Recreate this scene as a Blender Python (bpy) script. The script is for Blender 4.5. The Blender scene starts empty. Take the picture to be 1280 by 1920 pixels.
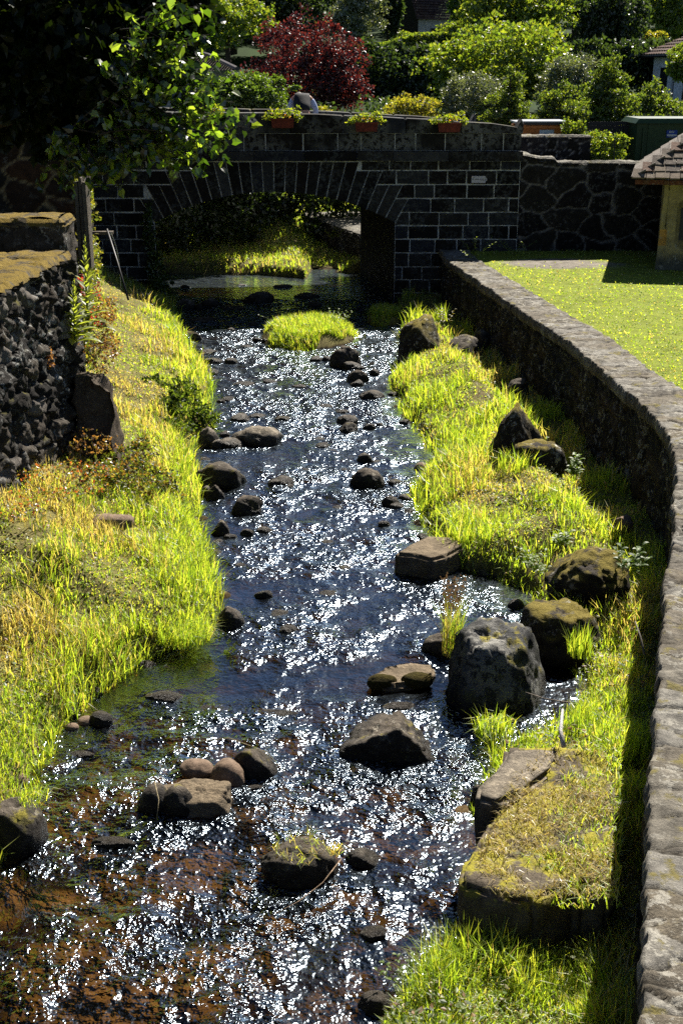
import bpy, bmesh, math, random
import numpy as np
from mathutils import Vector, Matrix
R = math.radians
scene = bpy.context.scene
C = scene.collection

# ------------------------------------------------------------------ camera
F, PITCH, CZ = 2300.0, R(19.8), 4.4
cam_d = bpy.data.cameras.new('camera'); cam = bpy.data.objects.new('camera', cam_d); C.objects.link(cam)
cam.location = (0, 0, CZ); cam.rotation_euler = (R(90) - PITCH, 0, 0)
cam_d.sensor_fit = 'VERTICAL'; cam_d.sensor_height = 36; cam_d.lens = F * 36 / 1920
cam_d.clip_start = .1; cam_d.clip_end = 2000
scene.camera = cam
# ------------------------------------------------------------------ sky, sun, exposure
AZ, EL = R(26), R(46)          # azimuth measured to the right of the view direction (+Y)
world = bpy.data.worlds.new('World'); scene.world = world; world.use_nodes = True
wn = world.node_tree
sky = wn.nodes.new('ShaderNodeTexSky'); sky.sky_type = 'NISHITA'; sky.sun_disc = False
sky.altitude = 1500; sky.air_density = .65; sky.dust_density = .3; sky.sun_elevation = EL; sky.sun_rotation = AZ
bg = wn.nodes['Background']; bg.inputs['Strength'].default_value = 0.05
wn.links.new(sky.outputs[0], bg.inputs[0])
sl = bpy.data.lights.new('sun', 'SUN'); sl.energy = 5.0; sl.angle = R(0.5); sl.color = (1, .94, .84)
sun = bpy.data.objects.new('sun', sl); C.objects.link(sun)
SD = Vector((math.sin(AZ) * math.cos(EL), math.cos(AZ) * math.cos(EL), math.sin(EL)))
sun.rotation_euler = SD.to_track_quat('Z', 'Y').to_euler(); sun.location = SD * 60
scene.view_settings.view_transform = 'Standard'; scene.view_settings.look = 'None'
scene.view_settings.exposure = 1.35; scene.view_settings.gamma = 1
scene.render.engine = 'CYCLES'
cy = scene.cycles
cy.max_bounces = 6; cy.transparent_max_bounces = 12; cy.diffuse_bounces = 1; cy.glossy_bounces = 3; cy.transmission_bounces = 4
cy.sample_clamp_indirect = 1.0; cy.caustics_reflective = False; cy.caustics_refractive = False
try:
    cy.use_denoising = False      # the glitter on the water must stay crisp
except Exception: pass

# ------------------------------------------------------------------ measuring helpers
st, ct = math.sin(PITCH), math.cos(PITCH)
def ray(px, py):
    a, b = (px - 640) / F, (960 - py) / F
    return np.array((a, ct + b * st, -st + b * ct))
def P(px, py, z=0.0):
    d = ray(px, py); return np.array((0, 0, CZ)) + d * ((z - CZ) / d[2])
def Q(px, py, Y):
    d = ray(px, py); return np.array((0, 0, CZ)) + d * (Y / d[1])
def mpp(p):            # metres per photograph pixel at a point
    return (p[1] * ct - (p[2] - CZ) * st) / F
# ------------------------------------------------------------------ noise
def _h(ix, iy, iz=0, s=0):
    n = (ix.astype(np.int64) * 73856093) ^ (iy.astype(np.int64) * 19349663) ^ (np.asarray(iz).astype(np.int64) * 83492791) ^ (s * 2654435761)
    n = (n ^ (n >> 13)) * 1274126177 & 0x7fffffffffff
    n = (n ^ (n >> 16)) * 2246822519 & 0x7fffffffffff
    return ((n >> 7) & 0xffffff) / float(0xffffff)
def vn(x, y, z=None, s=0):
    x = np.asarray(x, float); y = np.asarray(y, float)
    z = np.zeros_like(x) if z is None else np.asarray(z, float)
    ix, iy, iz = np.floor(x), np.floor(y), np.floor(z)
    fx, fy, fz = x - ix, y - iy, z - iz
    fx, fy, fz = [f * f * (3 - 2 * f) for f in (fx, fy, fz)]
    o = 0
    for a in (0, 1):
        for b in (0, 1):
            for c in (0, 1):
                o = o + _h(ix + a, iy + b, iz + c, s) * (fx if a else 1 - fx) * (fy if b else 1 - fy) * (fz if c else 1 - fz)
    return o
def fbm(x, y, z=None, s=0, o=4):
    t, a, n = 0, .5, 0
    for k in range(o):
        f = 2 ** k
        t = t + a * vn(np.asarray(x) * f, np.asarray(y) * f, None if z is None else np.asarray(z) * f, s + k); n += a; a *= .5
    return t / n
def worley(u, v, s=0, jit=.85):
    iu, iv = np.floor(u), np.floor(v)
    d1 = np.full(u.shape, 9.); d2 = np.full(u.shape, 9.); ident = np.zeros(u.shape)
    for a in (-1, 0, 1):
        for b in (-1, 0, 1):
            cu, cv = iu + a, iv + b
            pu = cu + .5 + jit * (_h(cu, cv, 0, s) - .5); pv = cv + .5 + jit * (_h(cu, cv, 0, s + 1) - .5)
            d = np.hypot(u - pu, v - pv)
            n = d < d1
            d2 = np.where(n, d1, np.minimum(d2, d)); ident = np.where(n, _h(cu, cv, 0, s + 2), ident); d1 = np.where(n, d, d1)
    return d1, d2, ident
def ss(x): x = np.clip(x, 0, 1); return x * x * (3 - 2 * x)
rng = np.random.default_rng(7)
random.seed(3)

# ------------------------------------------------------------------ object helpers
def nmesh(name, V, faces, mat=None, parent=None, col=None, smooth=False):
    """V: Nx3, faces: list of int arrays (Mx3 / Mx4 / Mxk) -> ONE mesh object"""
    V = np.asarray(V, np.float32)
    me = bpy.data.meshes.new(name)
    faces = [np.asarray(f, np.int32) for f in faces if len(f)]
    me.vertices.add(len(V)); me.vertices.foreach_set('co', V.ravel())
    li = np.concatenate([f.ravel() for f in faces]); tot = np.concatenate([np.full(len(f), f.shape[1], np.int32) for f in faces])
    start = np.concatenate(([0], np.cumsum(tot)[:-1])).astype(np.int32)
    me.loops.add(len(li)); me.loops.foreach_set('vertex_index', li)
    me.polygons.add(len(tot)); me.polygons.foreach_set('loop_start', start)
    try: me.polygons.foreach_set('loop_total', tot)
    except Exception: pass
    me.polygons.foreach_set('use_smooth', np.full(len(tot), smooth))
    me.update(calc_edges=True)
    if col is not None:
        col = np.asarray(col, np.float32)
        if col.shape[1] == 3: col = np.hstack((col, np.ones((len(col), 1), np.float32)))
        at = me.attributes.new('Col', 'FLOAT_COLOR', 'POINT'); at.data.foreach_set('color', col.ravel())
    o = bpy.data.objects.new(name, me); C.objects.link(o)
    if mat: me.materials.append(mat)
    if parent is not None: o.parent = parent
    return o
class MB:
    """collects shapes for one mesh"""
    def __init__(s): s.V = []; s.F = {}; s.c = []; s.n = 0
    def add(s, V, faces, col=(.5, .5, .5)):
        V = np.asarray(V, float).reshape(-1, 3)
        for f in faces:
            f = np.asarray(f, int)
            if f.ndim == 1: f = f[None]
            if len(f): s.F.setdefault(f.shape[1], []).append(f + s.n)
        col = np.asarray(col, float)
        s.c.append(np.tile(col, (len(V), 1)) if col.ndim == 1 else col)
        s.V.append(V); s.n += len(V)
    def box(s, lo, hi, col=(.5, .5, .5), rz=0, jit=0):
        x0, y0, z0 = lo; x1, y1, z1 = hi
        V = np.array([(x, y, z) for z in (z0, z1) for x, y in ((x0, y0), (x1, y0), (x1, y1), (x0, y1))], float)
        if jit: V += rng.uniform(-jit, jit, V.shape)
        if rz:
            c = V.mean(0); ca, sa = math.cos(rz), math.sin(rz); d = V - c
            V = c + np.c_[d[:, 0] * ca - d[:, 1] * sa, d[:, 0] * sa + d[:, 1] * ca, d[:, 2]]
        s.add(V, [[(0, 3, 2, 1), (4, 5, 6, 7), (0, 1, 5, 4), (1, 2, 6, 5), (2, 3, 7, 6), (3, 0, 4, 7)]], col)
    def prism(s, poly, y0, y1, col, bev=0.0):
        """poly: list of (x,z) counter-clockwise seen from -Y; front at y0; bevelled front edge"""
        p = np.array(poly, float); n = len(p); c = p.mean(0)
        q = p if not bev else c + (p - c) * (1 - bev / max(.05, np.abs(p - c).max()))
        V = np.vstack((np.c_[q[:, 0], np.full(n, y0), q[:, 1]], np.c_[p[:, 0], np.full(n, y0 + bev), p[:, 1]], np.c_[p[:, 0], np.full(n, y1), p[:, 1]]))
        s.add(V, [list(range(n))], col)
        s.n -= len(V); s.V.pop(); s.c.pop()
        i = np.arange(n); j = (i + 1) % n
        s.add(V, [np.c_[i + n, j + n, j, i], np.c_[i + 2 * n, j + 2 * n, j + n, i + n]], col)
    def tube(s, pts, r, col=(.5, .5, .5), k=6):
        pts = np.asarray(pts, float); m = len(pts); r = np.broadcast_to(r, (m,)) if np.ndim(r) else np.full(m, r)
        a = np.arange(k) * 2 * math.pi / k; V = []
        for i in range(m):
            t = pts[min(i + 1, m - 1)] - pts[max(i - 1, 0)]; t = t / (np.linalg.norm(t) + 1e-9)
            u = np.cross(t, (0, 0, 1) if abs(t[2]) < .9 else (1, 0, 0)); u /= np.linalg.norm(u); w = np.cross(t, u)
            V.append(pts[i] + r[i] * (np.cos(a)[:, None] * u + np.sin(a)[:, None] * w))
        V = np.vstack(V); i = np.arange(k); j = (i + 1) % k
        q = np.vstack([np.c_[i + l * k, j + l * k, j + (l + 1) * k, i + (l + 1) * k] for l in range(m - 1)])
        s.add(V, [q, list(range(k))[::-1], [x + (m - 1) * k for x in range(k)]], col)
    def build(s, name, mat, parent=None, smooth=False):
        return nmesh(name, np.vstack(s.V), [np.vstack(f) for f in s.F.values()], mat, parent, np.vstack(s.c), smooth)
def tag(o, label=None, cat=None, group=None, kind=None):
    for k, v in (('label', label), ('category', cat), ('group', group), ('kind', kind)):
        if v: o[k] = v
    return o
def empty(name, loc=(0, 0, 0), label=None, cat=None, group=None):
    o = bpy.data.objects.new(name, None); C.objects.link(o); o.location = tuple(loc); o.empty_display_size = .2
    return tag(o, label, cat, group)
def adopt(o, parent):   # parent keeps world position of a mesh that was built in world coordinates
    o.parent = parent; o.location = -Vector(parent.location); return o
def grid_faces(nu, nv):
    i = np.arange(nu * nv).reshape(nu, nv)
    return np.c_[i[:-1, :-1].ravel(), i[1:, :-1].ravel(), i[1:, 1:].ravel(), i[:-1, 1:].ravel()]

# ------------------------------------------------------------------ materials
def mat(name):
    m = bpy.data.materials.new(name); m.use_nodes = True
    t = m.node_tree; b = t.nodes['Principled BSDF']; return m, t, b
def N(t, typ, **k):
    n = t.nodes.new(typ)
    for a, v in k.items():
        if a.startswith('i_'): n.inputs[a[2:].replace('_', ' ')].default_value = v
        else: setattr(n, a, v)
    return n
def noise(t, sc, det=4, rough=.6, vec=None):
    n = N(t, 'ShaderNodeTexNoise'); n.inputs['Scale'].default_value = sc; n.inputs['Detail'].default_value = det; n.inputs['Roughness'].default_value = rough
    if vec is not None: t.links.new(vec, n.inputs['Vector'])
    return n.outputs['Fac']
def ramp(t, src, *stops):
    r = N(t, 'ShaderNodeValToRGB'); e = r.color_ramp.elements
    while len(e) < len(stops): e.new(.5)
    for k, (p, c) in enumerate(stops):
        e[k].position = p; e[k].color = (*c, 1) if len(c) == 3 else c
    t.links.new(src, r.inputs[0]); return r.outputs[0]
def g1(v): return (v, v, v)
def mix(t, f, a, b, typ='MIX'):
    m = N(t, 'ShaderNodeMix', data_type='RGBA', blend_type=typ)
    for s, v in ((m.inputs[0], f), (m.inputs[6], a), (m.inputs[7], b)):
        if isinstance(v, (int, float)): s.default_value = v
        elif isinstance(v, tuple): s.default_value = (*v, 1)
        else: t.links.new(v, s)
    return m.outputs[2]
def mth(t, op, a, b=0.):
    m = N(t, 'ShaderNodeMath', operation=op)
    for k, v in ((0, a), (1, b)):
        if isinstance(v, (int, float)): m.inputs[k].default_value = v
        else: t.links.new(v, m.inputs[k])
    return m.outputs[0]
def stone(name, base=None, lich=.35, moss=0.0, lcol=(.42, .42, .38), mcol=(.065, .058, .012), sc=1.0, rough=.85, bump=.02, wet=False, spec=.14, dry=0):
    """weathered stone: vertex colour (or flat) albedo, grain, lichen spots, moss on what faces up, a wet band at the waterline"""
    m, t, b = mat(name)
    geo = N(t, 'ShaderNodeNewGeometry'); pos = geo.outputs['Position']
    if base is None: c = N(t, 'ShaderNodeAttribute', attribute_name='Col').outputs['Color']
    else: c = base
    c = mix(t, 1.0, c, ramp(t, noise(t, 9 * sc, 6, .7, pos), (.3, g1(.55)), (.7, g1(1.35))), 'MULTIPLY')
    c = mix(t, .6, c, ramp(t, noise(t, 90 * sc, 3, .7, pos), (.3, g1(.6)), (.7, g1(1.4))), 'MULTIPLY')
    if lich:
        f = ramp(t, noise(t, 14 * sc, 5, .75, pos), (.62 - lich * .2, g1(0)), (.66 - lich * .2, g1(1)))
        f2 = ramp(t, noise(t, 2.3 * sc, 2, .5, pos), (.42, g1(0)), (.6, g1(1)))
        c = mix(t, mth(t, 'MULTIPLY', mth(t, 'MULTIPLY', f, f2), .8), c, lcol)
    if moss:
        sep = N(t, 'ShaderNodeSeparateXYZ'); t.links.new(geo.outputs['Normal'], sep.inputs[0])
        up = ramp(t, sep.outputs['Z'], (.25, g1(0)), (.75, g1(1)))
        f = ramp(t, noise(t, 5 * sc, 5, .7, pos), (.62 - moss * .35, g1(0)), (.7 - moss * .35, g1(1)))
        mc = mix(t, noise(t, 40, 3, .7, pos), mcol, tuple(min(1, v * 2.2) for v in mcol))
        c = mix(t, mth(t, 'MULTIPLY', f, up), c, mc)
    r = b.inputs['Roughness']; r.default_value = rough
    if dry:  # up-facing stone lightened: drier tops, with sunlight put into the colour
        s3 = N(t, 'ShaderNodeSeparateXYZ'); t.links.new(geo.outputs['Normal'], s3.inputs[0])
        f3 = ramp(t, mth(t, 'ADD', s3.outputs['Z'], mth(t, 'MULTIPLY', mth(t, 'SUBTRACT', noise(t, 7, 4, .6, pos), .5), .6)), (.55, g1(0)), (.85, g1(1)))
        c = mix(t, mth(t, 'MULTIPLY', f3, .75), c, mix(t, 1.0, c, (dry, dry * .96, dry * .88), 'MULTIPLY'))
    if wet:
        sp = N(t, 'ShaderNodeSeparateXYZ'); t.links.new(pos, sp.inputs[0])
        w = ramp(t, mth(t, 'ADD', mth(t, 'MULTIPLY', sp.outputs['Z'], 3.4), mth(t, 'MULTIPLY', noise(t, 12, 3, .6, pos), .5)), (.4, g1(1)), (.68, g1(0)))
        c = mix(t, mth(t, 'MULTIPLY', w, .75), c, (.012, .010, .008))
        t.links.new(mth(t, 'SUBTRACT', rough, mth(t, 'MULTIPLY', w, .5)), r)
    t.links.new(c, b.inputs['Base Color']); b.inputs['Specular IOR Level'].default_value = spec
    h = mth(t, 'ADD', noise(t, 22 * sc, 8, .72, pos), mth(t, 'MULTIPLY', noise(t, 120 * sc, 3, .7, pos), .3))
    bp = N(t, 'ShaderNodeBump', i_Strength=1.0, i_Distance=bump); t.links.new(h, bp.inputs['Height']); t.links.new(bp.outputs[0], b.inputs['Normal'])
    return m
def leafmat(name, tr=.55, gloss=.12, rough=.4):
    m, t, b = mat(name)
    c = N(t, 'ShaderNodeAttribute', attribute_name='Col').outputs['Color']
    t.nodes.remove(b)
    d = N(t, 'ShaderNodeBsdfDiffuse'); l = N(t, 'ShaderNodeBsdfTranslucent'); g = N(t, 'ShaderNodeBsdfGlossy'); g.inputs['Roughness'].default_value = rough
    t.links.new(c, d.inputs[0])
    lc = mix(t, 1.0, c, (2.1, 2.0, .75), 'MULTIPLY'); t.links.new(lc, l.inputs[0])
    a = N(t, 'ShaderNodeMixShader'); a.inputs[0].default_value = tr; t.links.new(d.outputs[0], a.inputs[1]); t.links.new(l.outputs[0], a.inputs[2])
    e = N(t, 'ShaderNodeMixShader'); e.inputs[0].default_value = gloss; t.links.new(a.outputs[0], e.inputs[1]); t.links.new(g.outputs[0], e.inputs[2])
    t.links.new(e.outputs[0], t.nodes['Material Output'].inputs[0]); return m
def plain(name, col, rough=.6, metal=0, sc=8, var=.35, bump=.003):
    m, t, b = mat(name); geo = N(t, 'ShaderNodeNewGeometry').outputs['Position']
    c = mix(t, 1.0, col, ramp(t, noise(t, sc, 5, .65, geo), (.3, g1(1 - var)), (.7, g1(1 + var))), 'MULTIPLY')
    t.links.new(c, b.inputs['Base Color']); b.inputs['Roughness'].default_value = rough; b.inputs['Specular IOR Level'].default_value = .3; b.inputs['Metallic'].default_value = metal
    if bump:
        bp = N(t, 'ShaderNodeBump', i_Distance=bump); t.links.new(noise(t, sc * 6, 4, .6, geo), bp.inputs['Height']); t.links.new(bp.outputs[0], b.inputs['Normal'])
    return m
M = {}
M['ashlar'] = stone('ashlar', lich=.6, bump=.018, lcol=(.07, .073, .07), sc=.9)
M['parapet'] = stone('parapet_stone', lich=.8, moss=.2, bump=.02, lcol=(.15, .15, .14), sc=.7)
M['sand'] = stone('sandy_rock', (.15, .12, .085), lich=.15, bump=.03, lcol=(.22, .18, .13), dry=1.3)
M['rubble'] = stone('rubble', lich=.35, bump=.02, lcol=(.09, .09, .085), sc=1)
M['oldwall'] = stone('old_wall_stone', lich=.4, moss=.12, bump=.03, lcol=(.3, .3, .28))
M['cap'] = stone('coping_stone', lich=.5, moss=.15, bump=.02, lcol=(.34, .32, .27), mcol=(.10, .085, .03), sc=1.3)
M['mosscap'] = stone('mossy_coping', lich=.3, moss=.55, bump=.035, mcol=(.11, .075, .012), lcol=(.2, .17, .13))
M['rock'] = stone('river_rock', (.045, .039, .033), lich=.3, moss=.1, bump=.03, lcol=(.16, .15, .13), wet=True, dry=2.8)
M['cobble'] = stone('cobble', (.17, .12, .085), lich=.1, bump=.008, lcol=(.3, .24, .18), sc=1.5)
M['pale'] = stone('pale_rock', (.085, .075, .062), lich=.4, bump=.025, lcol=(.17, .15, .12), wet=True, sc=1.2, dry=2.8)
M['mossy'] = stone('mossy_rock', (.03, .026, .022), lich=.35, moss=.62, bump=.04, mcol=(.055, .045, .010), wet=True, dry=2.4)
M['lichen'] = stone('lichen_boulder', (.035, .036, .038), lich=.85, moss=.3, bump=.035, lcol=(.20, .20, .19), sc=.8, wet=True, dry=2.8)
M['slab'] = stone('slab_rock', (.105, .085, .062), lich=.3, moss=.45, bump=.02, lcol=(.16, .14, .10), mcol=(.17, .15, .02), wet=True)
M['mossball'] = stone('moss', (.075, .06, .014), lich=0, bump=.05, sc=3, rough=1)
M['leaf'] = leafmat('leaf', .55, .06); M['grass'] = leafmat('grass_blade', .6, .05, .5)
M['lindenleaf'] = leafmat('linden_leaf', .72, .06, .3)
M['darkleaf'] = leafmat('dark_leaf', .5, .015, .4); M['silverleaf'] = leafmat('silver_leaf', .35, .14, .45)
M['bark'] = stone('bark', (.06, .045, .032), lich=.2, bump=.03, lcol=(.12, .12, .09))
M['straw'] = leafmat('dry_straw', .35, .05)

# ------------------------------------------------------------------ ground plan (metres)
def edge(pts, z=0.0):
    w = np.array([P(a, b, z) for a, b in pts]); w = w[np.argsort(w[:, 1])]; return w[:, 1], w[:, 0]
YL, XL = edge([(-150, 1920), (-60, 1720), (0, 1600), (45, 1470), (100, 1380), (190, 1300), (285, 1235), (385, 1195), (405, 1140), (385, 1040), (365, 965), (372, 900), (345, 850),
               (395, 790), (385, 700), (350, 640), (335, 595), (300, 550), (285, 522), (280, 512)])
YR, XR = edge([(700, 1920), (800, 1850), (870, 1770), (885, 1700), (865, 1640), (890, 1560), (890, 1490), (945, 1425), (1050, 1385), (1085, 1320), (1080, 1250), (1015, 1150), (985, 1112), (920, 1080),
               (850, 1062), (815, 1010), (790, 960), (775, 915), (820, 850), (795, 825), (760, 770), (728, 720), (755, 680), (750, 640), (765, 600), (745, 575), (742, 530)])
def HC(y): return 1.0 + .018 * np.clip(25 - np.asarray(y, float), 0, 25)     # top of the retaining wall
cap_px = [(835, 488), (880, 518), (950, 567), (1010, 607), (1060, 638), (1115, 688), (1180, 742), (1238, 790), (1262, 840), (1262, 930), (1252, 1050), (1242, 1130),
          (1235, 1220), (1228, 1320), (1220, 1420), (1212, 1550), (1205, 1700), (1196, 1920)]
_w = []
for a, b in cap_px:
    z = 1.1
    for _ in range(5): p = P(a, b, z); z = float(HC(p[1]))
    _w.append(p)
_w = np.array(_w)[::-1]
YW = np.concatenate(([_w[0, 1] - 8], _w[:, 1])); XW = np.concatenate(([_w[0, 0] - 2.15], _w[:, 0]))
def xw(y): return np.interp(y, YW, XW)
CAPW = .58
BY, BT, SK = 25.1, 3.2, -.2            # bridge face, thickness, skew per metre
AX0, AX1 = -3.74, 1.07                 # arch opening
isl = P(578, 632); tuf = P(722, 602)
mounds = [(isl[0], isl[1], .78, 1.0, .17), (tuf[0], tuf[1], .33, .45, .14)]
def far_h(x, y):
    d = y - 30
    z = 2.65 + np.clip(d, 0, 30) * .035 + np.clip(d - 30, 0, 50) * .09 + np.clip(d - 80, 0, 400) * .22
    z = z - .35 * ss((x - 3.2) / .5) * ss((42 - y) / 6)
    return z + (fbm(x * .08, y * .08, s=5) - .5) * .03 * np.clip(d, 0, 100)
def Hn(x, y):                          # near side of the bridge
    l = np.interp(y, YL, XL); r = np.interp(y, YR, XR)
    l = l + .16 * (fbm(y * 2.2, y * 0 + 3, s=11) - .5); r = r + .16 * (fbm(y * 2.2, y * 0 + 9, s=12) - .5)
    dl, dr = l - x, x - r
    n = fbm(x * 1.3, y * 1.3, s=2) - .5; n2 = fbm(x * 6, y * 6, s=3) - .5
    # bed with cobbles
    d1, d2, idn = worley(x * 4.5 + n, y * 4.5, s=21)
    din = np.minimum(-dl, -dr)
    bed = -.05 - .13 * ss(din / .6) + .05 * (1 - np.clip(d1 * 1.3, 0, 1) ** 2) * (.3 + idn) + n * .09
    left = -.05 + .17 * ss((dl + .02) / .16) + np.minimum(.46 * np.clip(dl, 0, 9), 1.0 + .08 * dl) + n * .22 * ss(dl / .6) + n2 * .05
    hr = np.clip(xw(y) - r, .3, 9)
    right = -.05 + .15 * ss((dr + .02) / .16) + np.minimum(.30 * np.clip(dr, 0, 9), .36) * (1 - .85 * ss((.95 - (xw(y) - x)) / .6)) + n * .2 * ss(dr / .5) + n2 * .06
    z = np.where(dl > 0, left, np.where(dr > 0, right, np.maximum(bed, -.3)))
    for mx, my, ra, rb, hh in mounds:
        q = np.hypot((x - mx) / ra, (y - my) / rb); z = np.maximum(z, -.1 + (hh + .1) * (1 - ss((q - .75) / .5)) + n2 * .04 * (q < 1.2))
    lawn = HC(y) - .035 + n * .03 + .03 * np.clip(x - xw(y) - 1, 0, 30) * .1
    k = ss((x - xw(y) - .2) / .2)
    return z * (1 - k) + lawn * k
def Hf(x, y):                          # beyond the bridge face
    u = x - SK * (y - BY)              # skewed channel coordinate
    ys = np.interp(u, (-4, -1.2, -.3, .5, 1.0), (28.4, 28.2, 27.6, 30.5, 33))
    d = y - ys
    n = fbm(x * 1.3, y * 1.3, s=2) - .5
    bank = np.where(d > 0, .02 + .16 * ss(d / .25) + .12 * d + .12 * np.clip(d - 2, 0, 9) + n * .15 * ss(d), -.06 - .12 * ss(-d / .5) + n * .08)
    top = far_h(x, y)
    ch = np.minimum(bank, top)
    inn = ss((x - (AX0 - .35 + SK * (y - BY))) / .15) * ss((AX1 + .35 + SK * (y - BY) - x) / .15)
    side = np.clip((np.abs(x + 2.0) - 3.2) * .45 + .6, 0, 9) + np.clip(y - 29, 0, 9) * .1
    out = np.where(y < BY + BT + .2, top, np.minimum(top, np.maximum(ch, side)))
    out = np.where((x > 3.2) | (x < -6.5), top, out)
    return np.where(y < BY + BT + .2, ch * inn + out * (1 - inn), out)
def H(x, y):
    x = np.asarray(x, float); y = np.asarray(y, float)
    return np.where(y < BY + .18, Hn(x, np.minimum(y, BY + .2)), Hf(x, np.maximum(y, BY)))

# ------------------------------------------------------------------ ground sheet
def axis(a, b, step, lo, hi):
    v = list(np.arange(a, b, step)); s = step
    while v[-1] < hi: s *= 1.13; v.append(v[-1] + s)
    s = step; w = []; c = a
    while c > lo: s *= 1.13; c -= s; w.append(c)
    return np.array(w[::-1] + v)
gx = axis(-5.2, 5.4, .045, -240, 240); gy = axis(3.2, 34, .05, -30, 330)
gy = np.sort(np.concatenate((gy, [BY + .17, BY + .19]))); gx = gx.copy()
X, Y = np.meshgrid(gx, gy, indexing='ij'); Z = H(X, Y)
lX, rX = np.interp(Y, YL, XL), np.interp(Y, YR, XR)
nz = fbm(X * 1.7, Y * 1.7, s=31)[..., None]; nz2 = fbm(X * 9, Y * 9, s=32)[..., None]
d1, d2, idn = worley(X * 4.5 + fbm(X * 1.3, Y * 1.3, s=2) - .5, Y * 4.5, s=21)
soil = np.array((.10, .075, .04)); thatch = np.array((.20, .19, .06)); turf = np.array((.17, .20, .03)); bedc = np.array((.13, .085, .030)); bedd = np.array((.022, .014, .007)); grav = np.array((.19, .17, .14))
colr = soil * (1 - nz) + thatch * nz; colr = colr * (.6 + .8 * nz2)
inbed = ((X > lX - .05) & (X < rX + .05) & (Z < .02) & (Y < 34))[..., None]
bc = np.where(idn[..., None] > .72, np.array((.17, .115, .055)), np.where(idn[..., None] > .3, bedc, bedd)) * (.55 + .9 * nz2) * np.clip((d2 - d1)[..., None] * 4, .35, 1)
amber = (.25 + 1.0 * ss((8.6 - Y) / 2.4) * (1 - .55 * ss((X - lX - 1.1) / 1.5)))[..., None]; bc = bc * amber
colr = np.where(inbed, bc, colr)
lawnm = ((X > xw(Y) + .4) & (Y < BY))[..., None]
colr = np.where(lawnm, turf * (.6 + .9 * nz2), colr)
gq = P(1040, 494, 1.0); gm = (1 - ss((np.hypot((X - gq[0]) / 1.2, (Y - gq[1]) / .8) + (nz[..., 0] - .5) * .8 - .7) / .4))[..., None] * lawnm
colr = colr * (1 - gm) + grav * (.4 + 1.2 * nz2) * gm
farm = (Y > 33) | ((Y > BY + .3) & (Z > 1.9))
farm = farm[..., None]; colr = np.where(farm, np.array((.018, .036, .008)) * (.5 + nz), colr)  # far ground darkened: shade of trees and hedge put into its colour
m, t, b = mat('ground_mat'); c = N(t, 'ShaderNodeAttribute', attribute_name='Col').outputs['Color']; geo = N(t, 'ShaderNodeNewGeometry').outputs['Position']
c = mix(t, .8, c, ramp(t, noise(t, 45, 5, .7, geo), (.3, g1(.45)), (.7, g1(1.5))), 'MULTIPLY'); t.links.new(c, b.inputs['Base Color']); b.inputs['Roughness'].default_value = .9; b.inputs['Specular IOR Level'].default_value = .06
bp = N(t, 'ShaderNodeBump', i_Distance=.02); t.links.new(noise(t, 60, 6, .7, geo), bp.inputs['Height']); t.links.new(bp.outputs[0], b.inputs['Normal'])
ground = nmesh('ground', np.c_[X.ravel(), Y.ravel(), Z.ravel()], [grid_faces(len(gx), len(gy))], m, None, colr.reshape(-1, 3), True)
tag(ground, kind='structure')

# ------------------------------------------------------------------ rocks in the stream, one list: photo position of the foot, size, form
ICO = {}
def ico(n):
    if n not in ICO:
        bm = bmesh.new(); bmesh.ops.create_icosphere(bm, subdivisions=n, radius=1); bm.verts.ensure_lookup_table()
        ICO[n] = (np.array([v.co[:] for v in bm.verts]), np.array([[v.index for v in f.verts] for f in bm.faces])); bm.free()
    return ICO[n]
def rock_shape(seed, ang=.7, sub=4, top=None, planes=13):
    r_ = np.random.default_rng(seed); D, Fc = ico(sub)
    n = r_.normal(size=(planes, 3)); n /= np.linalg.norm(n, axis=1)[:, None]; d = r_.uniform(.52, .95, planes)
    if top is not None: n = np.vstack((n, np.atleast_2d(top)[:, :3])); n /= np.linalg.norm(n, axis=1)[:, None]; d = np.concatenate((d, np.atleast_2d(top)[:, 3]))
    q = np.maximum(D @ n.T, 1e-3); rr = d[None] / q; rr = np.minimum(rr, 1.25)
    k = 34 if ang > .5 else 6
    r = -np.log(np.exp(-k * rr).sum(1) + 1e-12) / k
    ang_ = ang ** .3 if ang > .5 else ang
    r = r * ang_ + (1 - ang_) * .9
    r = r * (1 + .22 * (fbm(D[:, 0] * 1.7 + seed, D[:, 1] * 1.7, D[:, 2] * 1.7, s=seed) - .5) + .24 * (fbm(D[:, 0] * 4.5 + seed, D[:, 1] * 5, D[:, 2] * 5, s=seed + 3, o=5) - .5) * (1 if ang > .5 else .25) - .05 * (np.abs(fbm(D[:, 0] * 3 + seed, D[:, 1] * 3, D[:, 2] * 3, s=seed + 8, o=3) - .5) < .02) * (ang > .5))
    V = D * r[:, None]
    lo, hi = V.min(0), V.max(0); c = (lo + hi) / 2; V[:, :2] = (V[:, :2] - c[:2]) / ((hi - lo)[:2] / 2)
    V[:, 2] /= hi[2]; return V, Fc
ROCKS = []
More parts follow.
